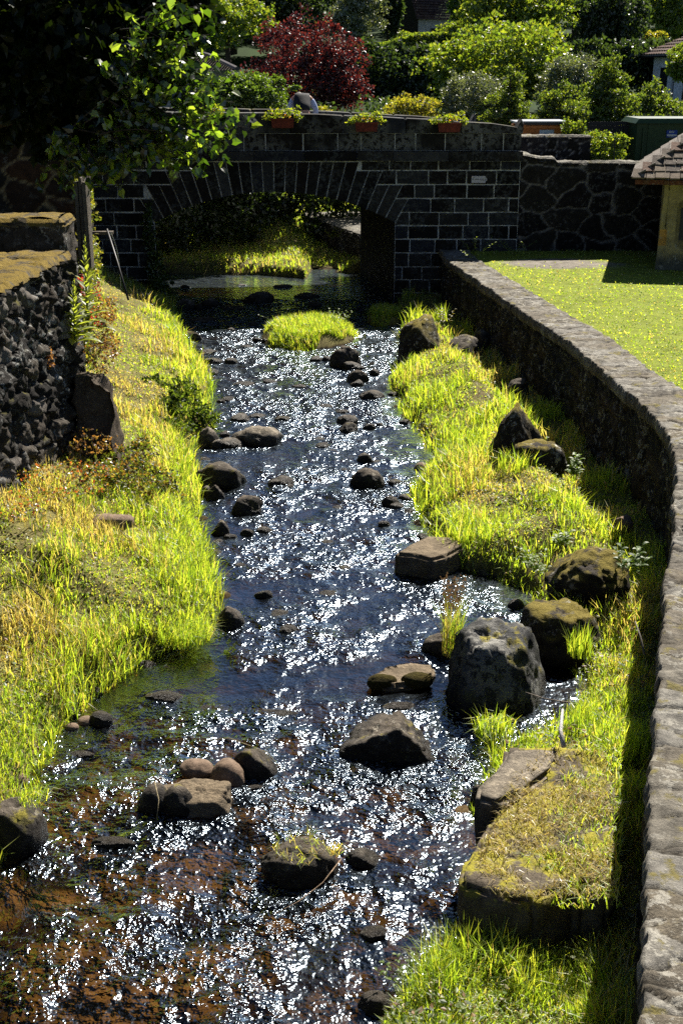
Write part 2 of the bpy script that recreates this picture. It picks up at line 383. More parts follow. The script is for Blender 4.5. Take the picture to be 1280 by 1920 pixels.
def rock(label, px, py, w, h, mt='rock', ang=.8, seed=None, z=0.0, dr=.8, rz=None, top=None, sub=None, group=None, name='rock', cat='rock', sink=1.0):
    seed = seed if seed is not None else 100 + len(ROCKS) * 7
    p = P(px, py, z); s = mpp(p); W = w * s; hm = h * s; phi = math.atan2(CZ - z, p[1])
    D = min(dr * W, .72 * hm / math.sin(phi)); Hh = max((hm - D * math.sin(phi) * .8) / math.cos(phi), .22 * hm)
    sub = sub or (5 if w > 130 else 4 if w > 34 else 3)
    V, Fc = rock_shape(seed, ang, sub, top)
    V = V * np.array((W / 2, D / 2, Hh)); V[:, 2] = np.where(V[:, 2] < 0, V[:, 2] * sink, V[:, 2])
    r0 = 0 if rz is None else rz
    o = nmesh(name, V, [Fc], M[mt], None, None, True)
    o.location = (p[0], p[1] + D * .5, z - .02); o.rotation_euler = (0, 0, r0)
    tag(o, label, cat, group); ROCKS.append((o, W, D, Hh)); return o
flat = lambda d=.55, a=0, b=0: [(a, b, 1, d)]
# hero rocks
rock('largest boulder of the stream, pale lichen on its flat top, beside the right bank', 943, 1345, 212, 205, 'lichen', .85, 41, 0, .95, top=[(.05, -.1, 1, .62), (0, -1, .15, .72), (-.9, -.2, .45, .68)], name='boulder', cat='boulder')
rock('angular dark rock with a peaked ridge standing in the white water', 733, 1432, 196, 118, 'rock', .98, 52, 0, .8, top=[(-.42, .15, .9, .40), (.8, .05, .75, .46), (-.1, -1, .30, .46)], name='boulder', cat='boulder')
rock('mossy boulder overhanging the pool behind the largest boulder', 1062, 1232, 165, 125, 'mossy', .9, 63, .12, 1.0, top=flat(.6), name='boulder', cat='boulder')
rock('rounded brown boulder thickly covered with moss under the retaining wall', 1115, 1118, 160, 112, 'mossy', .75, 74, .32, .9, name='boulder', cat='boulder')
rock('tall dark pointed boulder with yellow moss along its ridge, in the grass', 970, 862, 116, 118, 'mossy', .95, 88, .34, .7, top=[(.5, 0, .8, .55), (-.6, 0, .8, .55), (0, -1, .1, .6)], name='boulder', cat='boulder')
rock('low moss-topped boulder just in front of the pointed one in the grass', 1016, 880, 106, 66, 'mossy', .8, 91, .38, .9, top=flat(.5), name='boulder', cat='boulder')
rock('dark mossy boulder with a sloping back at the upstream tip of the right bank', 792, 684, 92, 100, 'mossy', .9, 103, 0, 1.0, top=[(.45, -.3, .8, .55)], name='boulder', cat='boulder')
rock('smaller grey boulder behind the grass at the upstream tip of the right bank', 872, 668, 78, 46, 'rock', .9, 109, .25, .9, name='boulder', cat='boulder')
rock('black boulder in midstream topped with dry grass roots', 560, 1662, 152, 106, 'rock', .75, 115, 0, .75, top=flat(.72), name='boulder', cat='boulder')
rock('small black stone touching the grass-topped boulder in midstream', 680, 1628, 72, 50, 'rock', .9, 121, 0, .8)
rock('rough grey boulder at the left edge beside the grass', 22, 1606, 118, 122, 'rock', .8, 127, 0, .9, top=flat(.65), name='boulder', cat='boulder')
rock('thin black stone lying behind the angular ridged rock', 750, 1333, 72, 24, 'rock', .7, 139, 0, .5)
rock('dark block in the water touching the left side of the largest boulder', 830, 1240, 76, 70, 'rock', .9, 145, 0, .8)
rock('round black stone in the pool under the mossy boulders', 969, 1141, 35, 26, 'rock', .3, 151, 0, .9)
# midstream cluster at lower left
rock('low sandy rock forming the base of the stone cluster', 362, 1530, 150, 76, 'sand', .7, 160, 0, .7, top=flat(.3))
rock('round grey stone at the front of the sandy rock', 330, 1532, 66, 72, 'rock', .45, 166, 0, .9)
rock('rounded dark stone at the left end of the sandy rock', 285, 1528, 66, 72, 'rock', .45, 167, 0, .9)
rock('smooth tan cobble in the cluster, the left of the two', 366, 1450, 66, 36, 'cobble', .3, 172, .05, .8, name='cobble')
rock('smooth brown cobble in the cluster, the right of the two', 424, 1474, 70, 64, 'cobble', .35, 178, .02, .9, name='cobble')
rock('dark slanted stone behind the smooth brown cobble', 478, 1462, 98, 74, 'rock', .9, 184, 0, .7, top=[(.6, 0, .8, .5)])
rock('large brown-black stone at the tip of the left grassy bank', 428, 1180, 62, 54, 'rock', .55, 190, 0, .9)
rock('black stone at the lower edge of the left bank grass', 272, 1256, 40, 26, 'rock', .8, 196, 0, .8)
rock('small flat black stone right of the one under the left bank grass', 316, 1256, 30, 14, 'rock', .8, 197, 0, .8)
rock('low grey stone at the left end of the small cascade', 305, 1318, 78, 32, 'rock', .8, 202, 0, .7)
rock('long brown submerged ledge stone that makes the small cascade', 500, 1346, 150, 26, 'rock', .9, 208, -.02, .35, rz=-.08)
rock('dark submerged stone beside the brown ledge in the cascade', 390, 1340, 84, 26, 'rock', .8, 209, -.02, .5)
rock('dark flat stone awash left of the cobble cluster', 212, 1590, 92, 28, 'rock', .8, 214, 0, .5)
rock('dark flat stone awash near the lower left grass', 152, 1420, 56, 20, 'rock', .8, 215, 0, .5)
for k, (a, b_, w_, h_, lb) in enumerate([(130, 1345, 26, 22, 'small black pebble at the back of the pebble group by the left grass'), (158, 1356, 30, 16, 'grey pebble in the middle of the pebble group by the left grass'),
        (185, 1358, 42, 26, 'largest pebble of the group by the left grass'), (131, 1366, 26, 14, 'pale pebble at the front of the pebble group by the left grass'), (176, 1304, 26, 18, 'small dark pebble just upstream of the pebble group'),
        (24, 1474, 44, 26, 'pale pebble half hidden in grass above the rough left boulder')]):
    rock(lb, a, b_ + 1, w_ * 1.15, h_ * 1.35, 'cobble' if k in (1, 3, 5) else 'rock', .35, 220 + k, .01, .8, name='pebble', cat='pebble')
# middle reach
mid = [(410, 912, 92, 46, 'largest dark rock under the left bank bush, mid stream'), (444, 905, 26, 22, 'small dark rock on the right shoulder of the largest left rock'), (524, 910, 50, 20, 'low black stone between the two foam tongues'),
       (689, 912, 62, 34, 'black rounded rock in the middle of the current'), (742, 907, 32, 12, 'small flat stone just right of the black rounded rock'), (462, 963, 54, 32, 'rough dark rock with a brown clump on its left side'),
       (403, 935, 36, 26, 'dark stone below the largest left rock'), (386, 928, 22, 18, 'grey pebble by the left grass below the largest left rock'), (412, 1002, 34, 26, 'dark stone near the left bank grass tongue'), (431, 1008, 26, 12, 'small flat stone in front of the dark stone near left grass'),
       (462, 1003, 24, 15, 'small brown stone alone between left bank and current'), (496, 996, 30, 13, 'small pale-backed stone further out from the left bank'), (730, 948, 34, 20, 'dark round pebble at the right bank grass'), (744, 952, 26, 12, 'pale flat pebble at the right bank grass'),
       (758, 938, 24, 14, 'grey pebble tucked beside the right bank grass'), (720, 985, 22, 12, 'small lone dark pebble near the right grass tongue'), (683, 866, 26, 18, 'small dark stone upstream of the black rounded rock'), (706, 866, 22, 8, 'thin flat stone beside the small dark stone upstream'),
       (478, 834, 92, 36, 'broad flat grey rock off the left bank'), (428, 837, 50, 18, 'flat stone joined to the left of the broad grey rock'), (390, 836, 42, 32, 'dark peaked rock at the left bank near the broad grey rock'), (404, 838, 24, 16, 'pale stone at the foot of the dark peaked rock'),
       (420, 818, 22, 12, 'little dark stone behind the flat stone at left bank'), (336, 830, 30, 16, 'grey stone at the edge of left bank under the bush'), (450, 789, 34, 15, 'small dark stone upstream of the broad grey rock'), (482, 783, 34, 11, 'thin stone beside the small dark stone upstream of the broad grey rock'),
       (530, 786, 30, 10, 'small flat stone in open water mid stream'), (650, 794, 38, 18, 'dark stone in glitter, upper of a pair'), (652, 809, 36, 18, 'dark stone in glitter, lower of a pair'), (692, 804, 24, 12, 'small stone right of the glitter pair'), (712, 798, 14, 8, 'tiny stone right of the glitter pair'),
       (698, 748, 46, 18, 'spiky dark stone near the right bank'), (641, 772, 24, 8, 'thin dark stone upstream of the glitter pair'), (672, 716, 40, 22, 'dark round stone right of centre below the grass island'), (668, 722, 26, 12, 'smaller stone in front of the dark round stone below the island'),
       (702, 702, 20, 12, 'small black stone right of the stones below the island'), (647, 686, 56, 34, 'black block at the right foot of the grass island'), (662, 690, 40, 14, 'flat dark stone in front of the black block by the island'), (592, 676, 22, 10, 'small dark stone at the foot of the island'),
       (612, 676, 18, 10, 'tiny dark stone between island foot and black block'), (458, 722, 46, 10, 'long low brown stone off the left bank'), (506, 716, 26, 9, 'small thin stone right of the long low brown stone'), (560, 724, 26, 7, 'sliver of dark stone in the open glitter'), (428, 748, 26, 8, 'small flat stone off the left bank bush'),
       (390, 662, 34, 10, 'low dark stone below the left bank corner, left one'), (397, 680, 34, 12, 'low dark stone nearer the left bank'), (432, 680, 24, 11, 'peaked dark stone right of the low dark stones'), (367, 637, 20, 14, 'small black stone near left bank below bridge shadow'),
       (432, 620, 16, 8, 'little pale stone at the edge of the bridge shadow'), (482, 638, 18, 8, 'left of two small black stones beside the island'), (496, 640, 12, 8, 'right of two small black stones beside the island'), (462, 652, 20, 8, 'small black stone below the two beside the island'),
       (388, 700, 38, 12, 'flat dark stone against the left bank, above the bush'), (425, 1078, 62, 8, 'long thin stone awash in the calm reach'), (492, 1120, 34, 18, 'black wedge stone in calm water'), (615, 1115, 40, 12, 'low black stone awash in mid current'),
       (700, 1765, 50, 30, 'brown stone awash near the lower right bank'), (935, 1082, 26, 12, 'small dark stone at the pool edge under the grass'), (910, 1078, 30, 14, 'dark stone at the pool edge right of the grey block'), (640, 1075, 20, 6, 'sliver of stone awash left of the grey block')]
for k, (a, b_, w_, h_, lb) in enumerate(mid):
    rock(lb, a, b_ + 2, w_ * 1.12, h_ * 1.35, ('pale' if 'pale' in lb or 'grey' in lb else 'rock'), .85 if k % 3 else .6, 300 + k * 5, 0, .75, name='stone', cat='stone')
up = [(392, 574, 36, 20, 'dark round rock in the bridge shadow, left side'), (484, 568, 58, 26, 'long dark rock with a lit edge in the bridge shadow'), (578, 560, 58, 16, 'flat black rock near the right abutment shadow'), (590, 574, 30, 12, 'small black rock below the flat black rock in shadow'),
      (345, 578, 40, 22, 'dark rock against the left grass in the bridge shadow'), (372, 578, 16, 12, 'small dark rock right of the rock against the left grass'), (432, 580, 60, 12, 'low dark rock between the round and the long rock'), (347, 540, 22, 9, 'pale wedge stone on the gravel spit under the arch'),
      (454, 536, 22, 6, 'thin pale stone awash under the arch'), (528, 540, 40, 10, 'flat brown stone at the foot of the lit far bank'), (380, 604, 60, 14, 'broad low rock at the lower rim of the bridge shadow'), (300, 547, 20, 8, 'small stone at the gravel spit by the left grass'),
      (322, 551, 26, 8, 'flat pebble of the gravel spit by the left grass')]
for k, (a, b_, w_, h_, lb) in enumerate(up): rock(lb, a, b_, w_, h_, 'pale' if 'pale' in lb else 'rock', .8, 700 + k * 3, 0, .8, name='stone', cat='stone')
# stones set along and in the banks
bank = [(832, 858, 40, 22, .02, 'dark stone at the undercut foot of the right bank'), (972, 738, 44, 34, .32, 'brown stone buried in dry grass on the right bank'), (905, 640, 34, 26, .3, 'dark stone at the shadow edge of the right bank tip'),
        (790, 882, 30, 20, 0, 'pale stone at the waterline of the right bank grass'), (1170, 985, 40, 26, .35, 'pale stone at the shadow edge above the mossy boulder'), (905, 1505, 44, 46, .02, 'dark broken corner stone under the big slab'),
        (705, 1900, 70, 50, .02, 'dark stone at the bottom right bank tip'), (205, 985, 90, 34, .62, 'flat tan slab lying in the dry grass of the left bank')]
for k, (a, b_, w_, h_, z_, lb) in enumerate(bank): rock(lb, a, b_, w_, h_, 'cobble' if 'tan' in lb or 'pale' in lb else 'rock', .85, 800 + k * 3, z_, .8, name='stone', cat='stone', rz=0 if k != 7 else -.35)

for k in range(60):                       # small stones of the riffles that nothing tells apart
    py = float(rng.uniform(600, 1080)) if k < 44 else float(rng.uniform(1100, 1560)); wl_ = P(640, py); e0, e1 = np.interp(wl_[1], YL, XL), np.interp(wl_[1], YR, XR)
    q = rng.beta(.55, .55) if k % 3 else rng.random(); xx = e0 + .05 + (e1 - e0 - .1) * q; pxx = 640 + F * xx / (wl_[1] * ct + CZ * st); s_ = mpp(wl_); w_ = float(rng.uniform(.08, .22)) / s_
    rock('small dark stone awash among others like it in the stream', pxx, py, w_, w_ * rng.uniform(.35, .6), 'rock', .9 if k % 2 else .7, 1500 + k, -.01, .85, name='small_stone', cat='stone', group='small dark stones awash in the stream')
# ------------------------------------------------------------------ water
wx = np.arange(-5.2, 3.4, .032); wy = np.concatenate((np.arange(-3, 3.2, .15), np.arange(3.2, 34, .032)))
WX, WY = np.meshgrid(wx, wy, indexing='ij')
rough = .35 + .5 * fbm(WX * .9, WY * .6, s=61)
bands = [(590, 690, .75), (735, 800, .8), (880, 945, 1.0), (1000, 1050, .6), (1125, 1240, .7), (1340, 1420, .9), (1440, 1800, 1.0), (1800, 1960, .9)]
calm = [(825, 870, .15), (955, 990, .3), (1065, 1115, .2), (1255, 1325, .1), (690, 730, .4)]
yy = np.array([b[0] for b in bands] + [b[0] for b in calm])
for a, b_, v in bands + calm:
    y1, y0 = P(640, a)[1], P(640, b_)[1]; wgt = np.exp(-((WY + .25 * np.sin(WX * 2.1 + a) - (y0 + y1) / 2) / ((y1 - y0) * .62)) ** 2)
    rough = rough * (1 - wgt * .8) + wgt * .8 * v
cl = np.interp(WY, YL, XL); cr = np.interp(WY, YR, XR)
rel = (WX - cl) / np.maximum(cr - cl, .5)
rough = rough * (.45 + .55 * ss((rel - .02) / .35)) * (.5 + .5 * ss((1.02 - rel) / .12))
rough = rough * (1 + .075 * np.clip(WY - 8, 0, 14)); rough = np.where(WY > 25, .15, rough); rough = rough * (.32 + 1.4 * ss((fbm(WX * 2.6, WY * 1.9, s=66) - .28) / .4)) * (1 + .25 * ss((7.5 - WY) / 2) * ss((WX + 1.2) / 1.5))
wz = (fbm(WX * 5 + .6 * np.sin(WY * 2), WY * 4.2, s=62) - .5) * .075 * np.clip(rough, 0, 1.2) + (fbm(WX * 1.3, WY * .8, s=64) - .5) * .015 + (fbm(WX * 17, WY * 10, s=63, o=2) - .5) * .016 * rough
for (o, W_, D_, H_) in ROCKS:            # pillow of water on the upstream side, hollow below
    if W_ > .18 and o.location.z < .1:
        dx = (WX - o.location.x) / W_; dy = (WY - o.location.y) / D_
        wz += .022 * W_ * (np.exp(-(dx ** 2 * 3 + (dy - .6) ** 2 * 6)) - np.exp(-(dx ** 2 * 3 + (dy + .8) ** 2 * 3)))
        rough = rough + .5 * np.exp(-(dx ** 2 * 2.5 + (dy + .7) ** 2 * 2)) * (W_ > .25)
f = grid_faces(len(wx), len(wy)); fx = WX.ravel()[f].mean(1); fy = WY.ravel()[f].mean(1); fc = H(fx, fy) < .12
f = f[fc]; used = np.unique(f); rm = np.full(WX.size, -1); rm[used] = np.arange(len(used)); f = rm[f]
rc = np.clip(rough, 0, 2.2).ravel()[used]
m, t, b = mat('water_mat'); t.nodes.remove(b)
geo = N(t, 'ShaderNodeNewGeometry').outputs['Position']; at = N(t, 'ShaderNodeAttribute', attribute_name='Col')
mp = N(t, 'ShaderNodeMapping'); mp.inputs['Scale'].default_value = (1.0, .95, 1); t.links.new(geo, mp.inputs['Vector'])
h1 = noise(t, 25, 2.2, .5, mp.outputs[0]); h2 = noise(t, 8, 3, .55, mp.outputs[0])
hh = mth(t, 'ADD', mth(t, 'MULTIPLY', h1, .5), mth(t, 'MULTIPLY', h2, 1.5))
sepc = N(t, 'ShaderNodeSeparateColor'); t.links.new(at.outputs['Color'], sepc.inputs[0])
hh = mth(t, 'MULTIPLY', hh, mth(t, 'ADD', mth(t, 'MULTIPLY', sepc.outputs[0], 1.0), .12))
bp = N(t, 'ShaderNodeBump', i_Strength=1.0, i_Distance=.034); t.links.new(hh, bp.inputs['Height'])
gl = N(t, 'ShaderNodeBsdfGlossy'); gl.inputs['Roughness'].default_value = .16; gl.inputs['Color'].default_value = (.72, .86, 1, 1); t.links.new(bp.outputs[0], gl.inputs['Normal'])
tr = N(t, 'ShaderNodeBsdfTransparent'); tr.inputs[0].default_value = (.70, .58, .40, 1)
fr = N(t, 'ShaderNodeFresnel', i_IOR=1.33); t.links.new(bp.outputs[0], fr.inputs['Normal'])
ms = N(t, 'ShaderNodeMixShader'); t.links.new(mth(t, 'MULTIPLY', fr.outputs[0], 2.3), ms.inputs[0]); t.links.new(tr.outputs[0], ms.inputs[1]); t.links.new(gl.outputs[0], ms.inputs[2])
t.links.new(ms.outputs[0], t.nodes['Material Output'].inputs[0])
water = nmesh('stream_water', np.c_[WX.ravel()[used], WY.ravel()[used], wz.ravel()[used]], [f], m, None, np.c_[rc, rc, rc], True)
tag(water, kind='structure')

# ------------------------------------------------------------------ masonry
def stone_surface(pos, nrm, u, v, cu, cv, bulge, mortar, cols, mcol, s=0, wm=.09, rough=.02, jit=.8):
    """displace a gridded surface into stones with recessed mortar. pos,nrm: (nu,nv,3); u,v metres along the surface"""
    wu = u / cu + (fbm(u * 3, v * 3, s=s) - .5) * .5; wv = v / cv + (fbm(u * 3 + 7, v * 3, s=s + 1) - .5) * .5
    d1, d2, idn = worley(wu, wv, s + 5, jit)
    e = np.clip((d2 - d1) / wm, 0, 1)
    dome = ss(e) * (.8 + .2 * np.clip((d2 - d1) * 2.2, 0, 1))
    hgt = bulge * dome * (.6 + .8 * idn) + rough * (fbm(u * 9, v * 9, s=s + 9) - .5) * (.4 + e)
    V = pos + nrm * hgt[..., None]
    cols = np.array(cols); ci = cols[(idn * 997).astype(int) % len(cols)]
    ci = ci * (.75 + .5 * vn(u * 20, v * 20, s=s + 4))[..., None]
    k = (ss(e * 1.6))[..., None] if mortar else np.ones(e.shape + (1,))
    return V, ci * k + np.array(mcol) * (1 - k)
def path_grid(path, z0f, z1f, du, dv, side=1):
    """vertical surface along a plan path; normal to the left of travel * side"""
    path = np.asarray(path, float); seg = np.r_[0, np.cumsum(np.hypot(*np.diff(path[:, :2], axis=0).T))]
    nu = max(2, int(seg[-1] / du)); u = np.linspace(0, seg[-1], nu)
    x = np.interp(u, seg, path[:, 0]); y = np.interp(u, seg, path[:, 1])
    tx, ty = np.gradient(x, u), np.gradient(y, u); L = np.hypot(tx, ty); nx, ny = -ty / L * side, tx / L * side
    z0, z1 = z0f(x, y), z1f(x, y); nv = max(2, int(float(np.max(z1 - z0)) / dv)); w = np.linspace(0, 1, nv)
    Z = z0[:, None] + (z1 - z0)[:, None] * w[None]
    pos = np.stack((np.repeat(x[:, None], nv, 1), np.repeat(y[:, None], nv, 1), Z), -1)
    nr = np.stack((np.repeat(nx[:, None], nv, 1), np.repeat(ny[:, None], nv, 1), np.zeros_like(Z)), -1)
    return pos, nr, np.repeat(u[:, None], nv, 1), Z, (x, y, nx, ny, u)
BAS = [(.016, .015, .013), (.026, .023, .019), (.036, .028, .021), (.02, .02, .021), (.045, .035, .025)]
# right retaining wall: stone face towards the stream and a wide coping
rw = empty('retaining_wall', (float(xw(12)), 12, 0), 'long curving dry retaining wall with a broad grey coping, along the lawn', 'wall')
ypath = np.concatenate((np.linspace(-4, 25.0, 240),)); wp = np.c_[xw(ypath) + .015, ypath]
k7 = np.ones(9) / 9; wxs = np.convolve(np.pad(wp[:, 0], 4, 'edge'), k7, 'valid'); wp[:, 0] = wxs
pos, nr, u, v, _f = path_grid(wp + (.075, 0), lambda x, y: x * 0 - .2, lambda x, y: HC(y) - .03, .035, .035, 1)
(px_, py_, nx_, ny_, ul) = path_grid(wp, lambda x, y: x * 0 - .2, lambda x, y: HC(y) - .05, .035, .5, 1)[4]
V, c = stone_surface(pos, nr, u, v, .34, .2, .055, True, BAS, (.022, .018, .012), s=3, rough=.05)
adopt(nmesh('stone_face', V.reshape(-1, 3), [grid_faces(*V.shape[:2])], M['oldwall'], None, c.reshape(-1, 3), True), rw)
# coping: cross-section swept along the path, split in slabs by worley cracks
tt = np.linspace(0, 1, 44); nu = len(ul)
uu = np.repeat(np.linspace(0, ul[-1], int(ul[-1] / .012))[:, None], len(tt), 1)
cxp, cyp = np.interp(uu, ul, px_), np.interp(uu, ul, py_); cnx, cny = np.interp(uu, ul, nx_), np.interp(uu, ul, ny_)
T = np.repeat(tt[None], uu.shape[0], 0)
prof_t = np.interp(T, (0, .06, .12, .9, .95, 1), (-.0, -.02, .0, CAPW, CAPW + .01, CAPW - .01)); prof_z = np.interp(T, (0, .06, .12, .9, .95, 1), (-.13, -.07, 0, 0, -.05, -.12))
wig = (fbm(uu * 1.8, uu * 0, s=77) - .5) * .05 + (fbm(uu * 9, uu * 0, s=79) - .5) * .05
prof_t = prof_t + np.where(T < .2, -wig, np.where(T > .85, wig, 0))
cp = np.stack((cxp - cnx * prof_t, cyp - cny * prof_t, HC(cyp) + prof_z), -1)
nrm = np.zeros_like(cp); nrm[..., 2] = 1; lowm = (T < .1) | (T > .93); nrm[lowm] = 0
su = uu + .10 * (fbm(prof_t * 2.2 + 3, uu * .8, s=78) - .5) + .05 * prof_t * np.sin(uu * .7)
Vc, cc = stone_surface(cp, nrm, su, prof_t, .21, .58, .017, True, [(.125, .108, .082), (.15, .135, .108), (.10, .088, .07), (.13, .11, .08), (.17, .158, .135)], (.012, .010, .007), s=13, wm=.075, rough=.035, jit=.9)
adopt(nmesh('coping', Vc.reshape(-1, 3), [grid_faces(*Vc.shape[:2])], M['cap'], None, cc.reshape(-1, 3), True), rw)

# bridge ----------------------------------------------------------------
br = empty('stone_bridge', (-1.3, BY, 0), 'dark stone arch bridge with pale mortar joints crossing the stream', 'bridge')
BX0, BX1, ZC0, ZC1 = -7.5, 3.53, 2.72, 2.91
cxA = (AX0 + AX1) / 2; hs = (AX1 - AX0) / 2; rise = .60; ZS = 1.53; RA = (hs * hs + rise * rise) / (2 * rise); zcen = ZS + rise - RA
def zin(x): return zcen + math.sqrt(max(RA * RA - (x - cxA) ** 2, 0))
mcol = (.46, .46, .44)
bk = MB()
na = 40; xs = np.linspace(AX0, AX1, na + 1)
fr_pts = [(BX0, -.3), (AX0, -.3)] + [(x, zin(x)) for x in xs] + [(AX1, -.3), (BX1, -.3)]
for yf, inv, sh in ((BY + .006, 0, 0), (BY + BT, 1, SK * BT)):   # spandrel sheets as vertical strips above the opening
    for i in range(na):
        q = [(xs[i] + sh, yf, zin(xs[i])), (xs[i + 1] + sh, yf, zin(xs[i + 1])), (xs[i + 1] + sh, yf, ZC1), (xs[i] + sh, yf, ZC1)]
        bk.add(q, [[(0, 1, 2, 3)] if not inv else [(3, 2, 1, 0)]], mcol)
    for a, b_ in ((BX0 + (0 if not inv else sh), AX0 + sh), (AX1 + sh, BX1 + sh)):
        bk.add([(a, yf, -.3), (b_, yf, -.3), (b_, yf, ZC1), (a, yf, ZC1)], [[(0, 1, 2, 3)] if not inv else [(3, 2, 1, 0)]], mcol)
for z0, z1, xa in ((-.3, ZS, AX0), (-.3, ZS, AX1)):
    pass
bk.add([(BX1, BY + .006, -.3), (BX1 + SK * BT, BY + BT, -.3), (BX1 + SK * BT, BY + BT, ZC1), (BX1, BY + .006, ZC1)], [[(0, 1, 2, 3)]], mcol)
adopt(bk.build('mortar_core', M['ashlar']), br)
bar = MB()                                                       # the barrel and the two abutments inside
pf = [(AX0, -.3)] + [(x, zin(x)) for x in xs] + [(AX1, -.3)]
pf = [(AX0, z) for z in np.linspace(-.3, ZS, 8)] + [(x, zin(x)) for x in xs[1:-1]] + [(AX1, z) for z in np.linspace(ZS, -.3, 8)]
ny = 30
VV = np.array([[(x + SK * BT * k / ny, BY + .03 + BT * k / ny, z) for k in range(ny + 1)] for x, z in pf])
adopt(nmesh('barrel', VV.reshape(-1, 3), [grid_faces(len(pf), ny + 1)], M['ashlar'], None, np.tile((.012, .011, .010), (VV.size // 3, 1)), False), br)
# voussoir ring
STC = [(.012, .011, .010), (.007, .0065, .006), (.016, .014, .012), (.020, .021, .026), (.026, .024, .022), (.010, .008, .007), (.030, .030, .031)]
def scol(): return np.array(STC[rng.integers(len(STC))]) * rng.uniform(.8, 1.2)
amax = math.asin(hs / RA); nv_ = 24; va = np.linspace(-amax, amax, nv_ + 1); ring = MB(); outer = []
def top_of(f_): return ZC0 - .02 if f_ < .60 else 2.53 if f_ < .76 else 2.26 if f_ < .9 else 1.99
def ext(a, z): return cxA + RA * math.sin(a) + (z - zcen - RA * math.cos(a)) * math.tan(a * 1.05), z
for i in range(nv_):
    a0, a1 = va[i], va[i + 1]; g = .0026
    p0 = (cxA + RA * math.sin(a0 + g), zcen + RA * math.cos(a0 + g)); p1 = (cxA + RA * math.sin(a1 - g), zcen + RA * math.cos(a1 - g))
    T_ = top_of(abs(a0 + a1) / 2 / amax); e0, e1 = ext(a0, T_), ext(a1, T_)
    ring.prism([p0, p1, (e1[0] - .009, e1[1] - .006), (e0[0] + .009, e0[1] - .006)], BY - .008 - rng.uniform(0, .008), BY + .3, scol() * 1.25, .005)
    outer.append((T_, a0, a1))
adopt(ring.build('voussoirs', M['ashlar']), br)
def bound(z, side):            # x where the course meets the ring
    z_ = z
    if z_ < ZS: return AX0 if side < 0 else AX1
    js = [(T_, a1 if side > 0 else a0) for T_, a0, a1 in outer if T_ >= z_ - .02 and (a0 + a1) * side > 0]
    return ext(max(js, key=lambda q: abs(q[1]))[1], z_)[0]
ashs = {-1: MB(), 1: MB()}; z = -.15; row = 0; g = .0125
heights = [.27, .27, .26, .28, .27, .27, .26, .27, .27, .27, .27]
while z < ZC0 - .05:
    hgt = min(heights[row % 11], ZC0 - z)
    if ZC0 - z - hgt < .12: hgt = ZC0 - z
    z1 = z + hgt
    for side in (-1, 1):
        b1 = bound(z1 - g, side); b0 = bound(z + g, side) if z > ZS else (AX0 if side < 0 else AX1)
        if z > ZS: aj = [q for q in outer if q[0] >= z1 - .03 and (q[1] + q[2]) * side > 0]; aj = max(abs(q[1 if side < 0 else 2]) for q in aj) * side; b0 = ext(aj, z + g)[0]
        if side < 0: lo, hi = BX0, max(b0, b1)
        else: lo, hi = min(b0, b1), BX1
        x = lo + rng.uniform(-.3, 0)
        while x < hi - .02:
            L = rng.uniform(.36, .66); xa, xb = max(x, lo), min(x + L, hi)
            if hi - xb < .16: xb = hi
            x = xb if xb > x + L - 1e-6 else x + L
            pa = [xa + g, xb - g, xb - g, xa + g]
            if side < 0 and xb == hi: pa[1] = b0 - g; pa[2] = b1 - g
            if side > 0 and xa == lo: pa[0] = b0 + g; pa[3] = b1 + g
            if pa[1] - pa[0] < .05 or pa[2] - pa[3] < .05: continue
            jj = rng.uniform(-.006, .006, 8)
            poly = [(pa[0] + jj[0], z + g + jj[1]), (pa[1] + jj[2], z + g + jj[3]), (pa[2] + jj[4], z1 - g + jj[5]), (pa[3] + jj[6], z1 - g + jj[7])]
            poly = [q_ for k_ in range(4) for q_ in (poly[k_], tuple(np.add(poly[k_], poly[(k_ + 1) % 4]) * .5 + rng.uniform(-.005, .005, 2)))]
            ashs[side].prism(poly, BY - .004 - rng.uniform(0, .008), BY + .2, scol(), .005)
            if xb == hi: break
    z = z1; row += 1
for q_ in ashs.values(): adopt(q_.build('ashlar_courses', M['ashlar']), br)
def ptop(x): return 3.62 - .012 * (x + 2) - .006 * (x + 2) ** 2 * (x > -2)
cor = MB(); x = BX0
while x < BX1 + .02:
    L = rng.uniform(.7, 1.1); xb = min(x + L, BX1 + .03)
    if BX1 + .03 - xb < .2: xb = BX1 + .03
    cor.box((x + .006, BY - .11, ZC0 + .004), (xb - .006, BY + .5, ZC1 - .008), scol() * 1.2, jit=.005); x = xb + 1e-4
adopt(cor.build('cornice', M['ashlar']), br)
for yb_ in (BY, BY + BT - .42):
    pb = MB(); pb.box((BX0 + (SK * BT if yb_ > BY + 1 else 0), yb_ + .006, ZC1 - .01), (BX1 - .012 + (SK * BT if yb_ > BY + 1 else 0), yb_ + .38, 3.24), mcol)
    x = BX0; sh = SK * BT if yb_ > BY + 1 else 0
    while x < BX1:
        L = rng.uniform(.35, .75); xb = min(x + L, BX1)
        if BX1 - xb < .2: xb = BX1
        pb.prism([(x + .01 + sh, ZC1 + .006), (xb - .01 + sh, ZC1 + .006), (xb - .01 + sh, 3.235), (x + .01 + sh, 3.235)], yb_ - rng.uniform(0, .012), yb_ + .40, scol() * 1.3, .01); x = xb
    adopt(pb.build('parapet', M['parapet']), br)
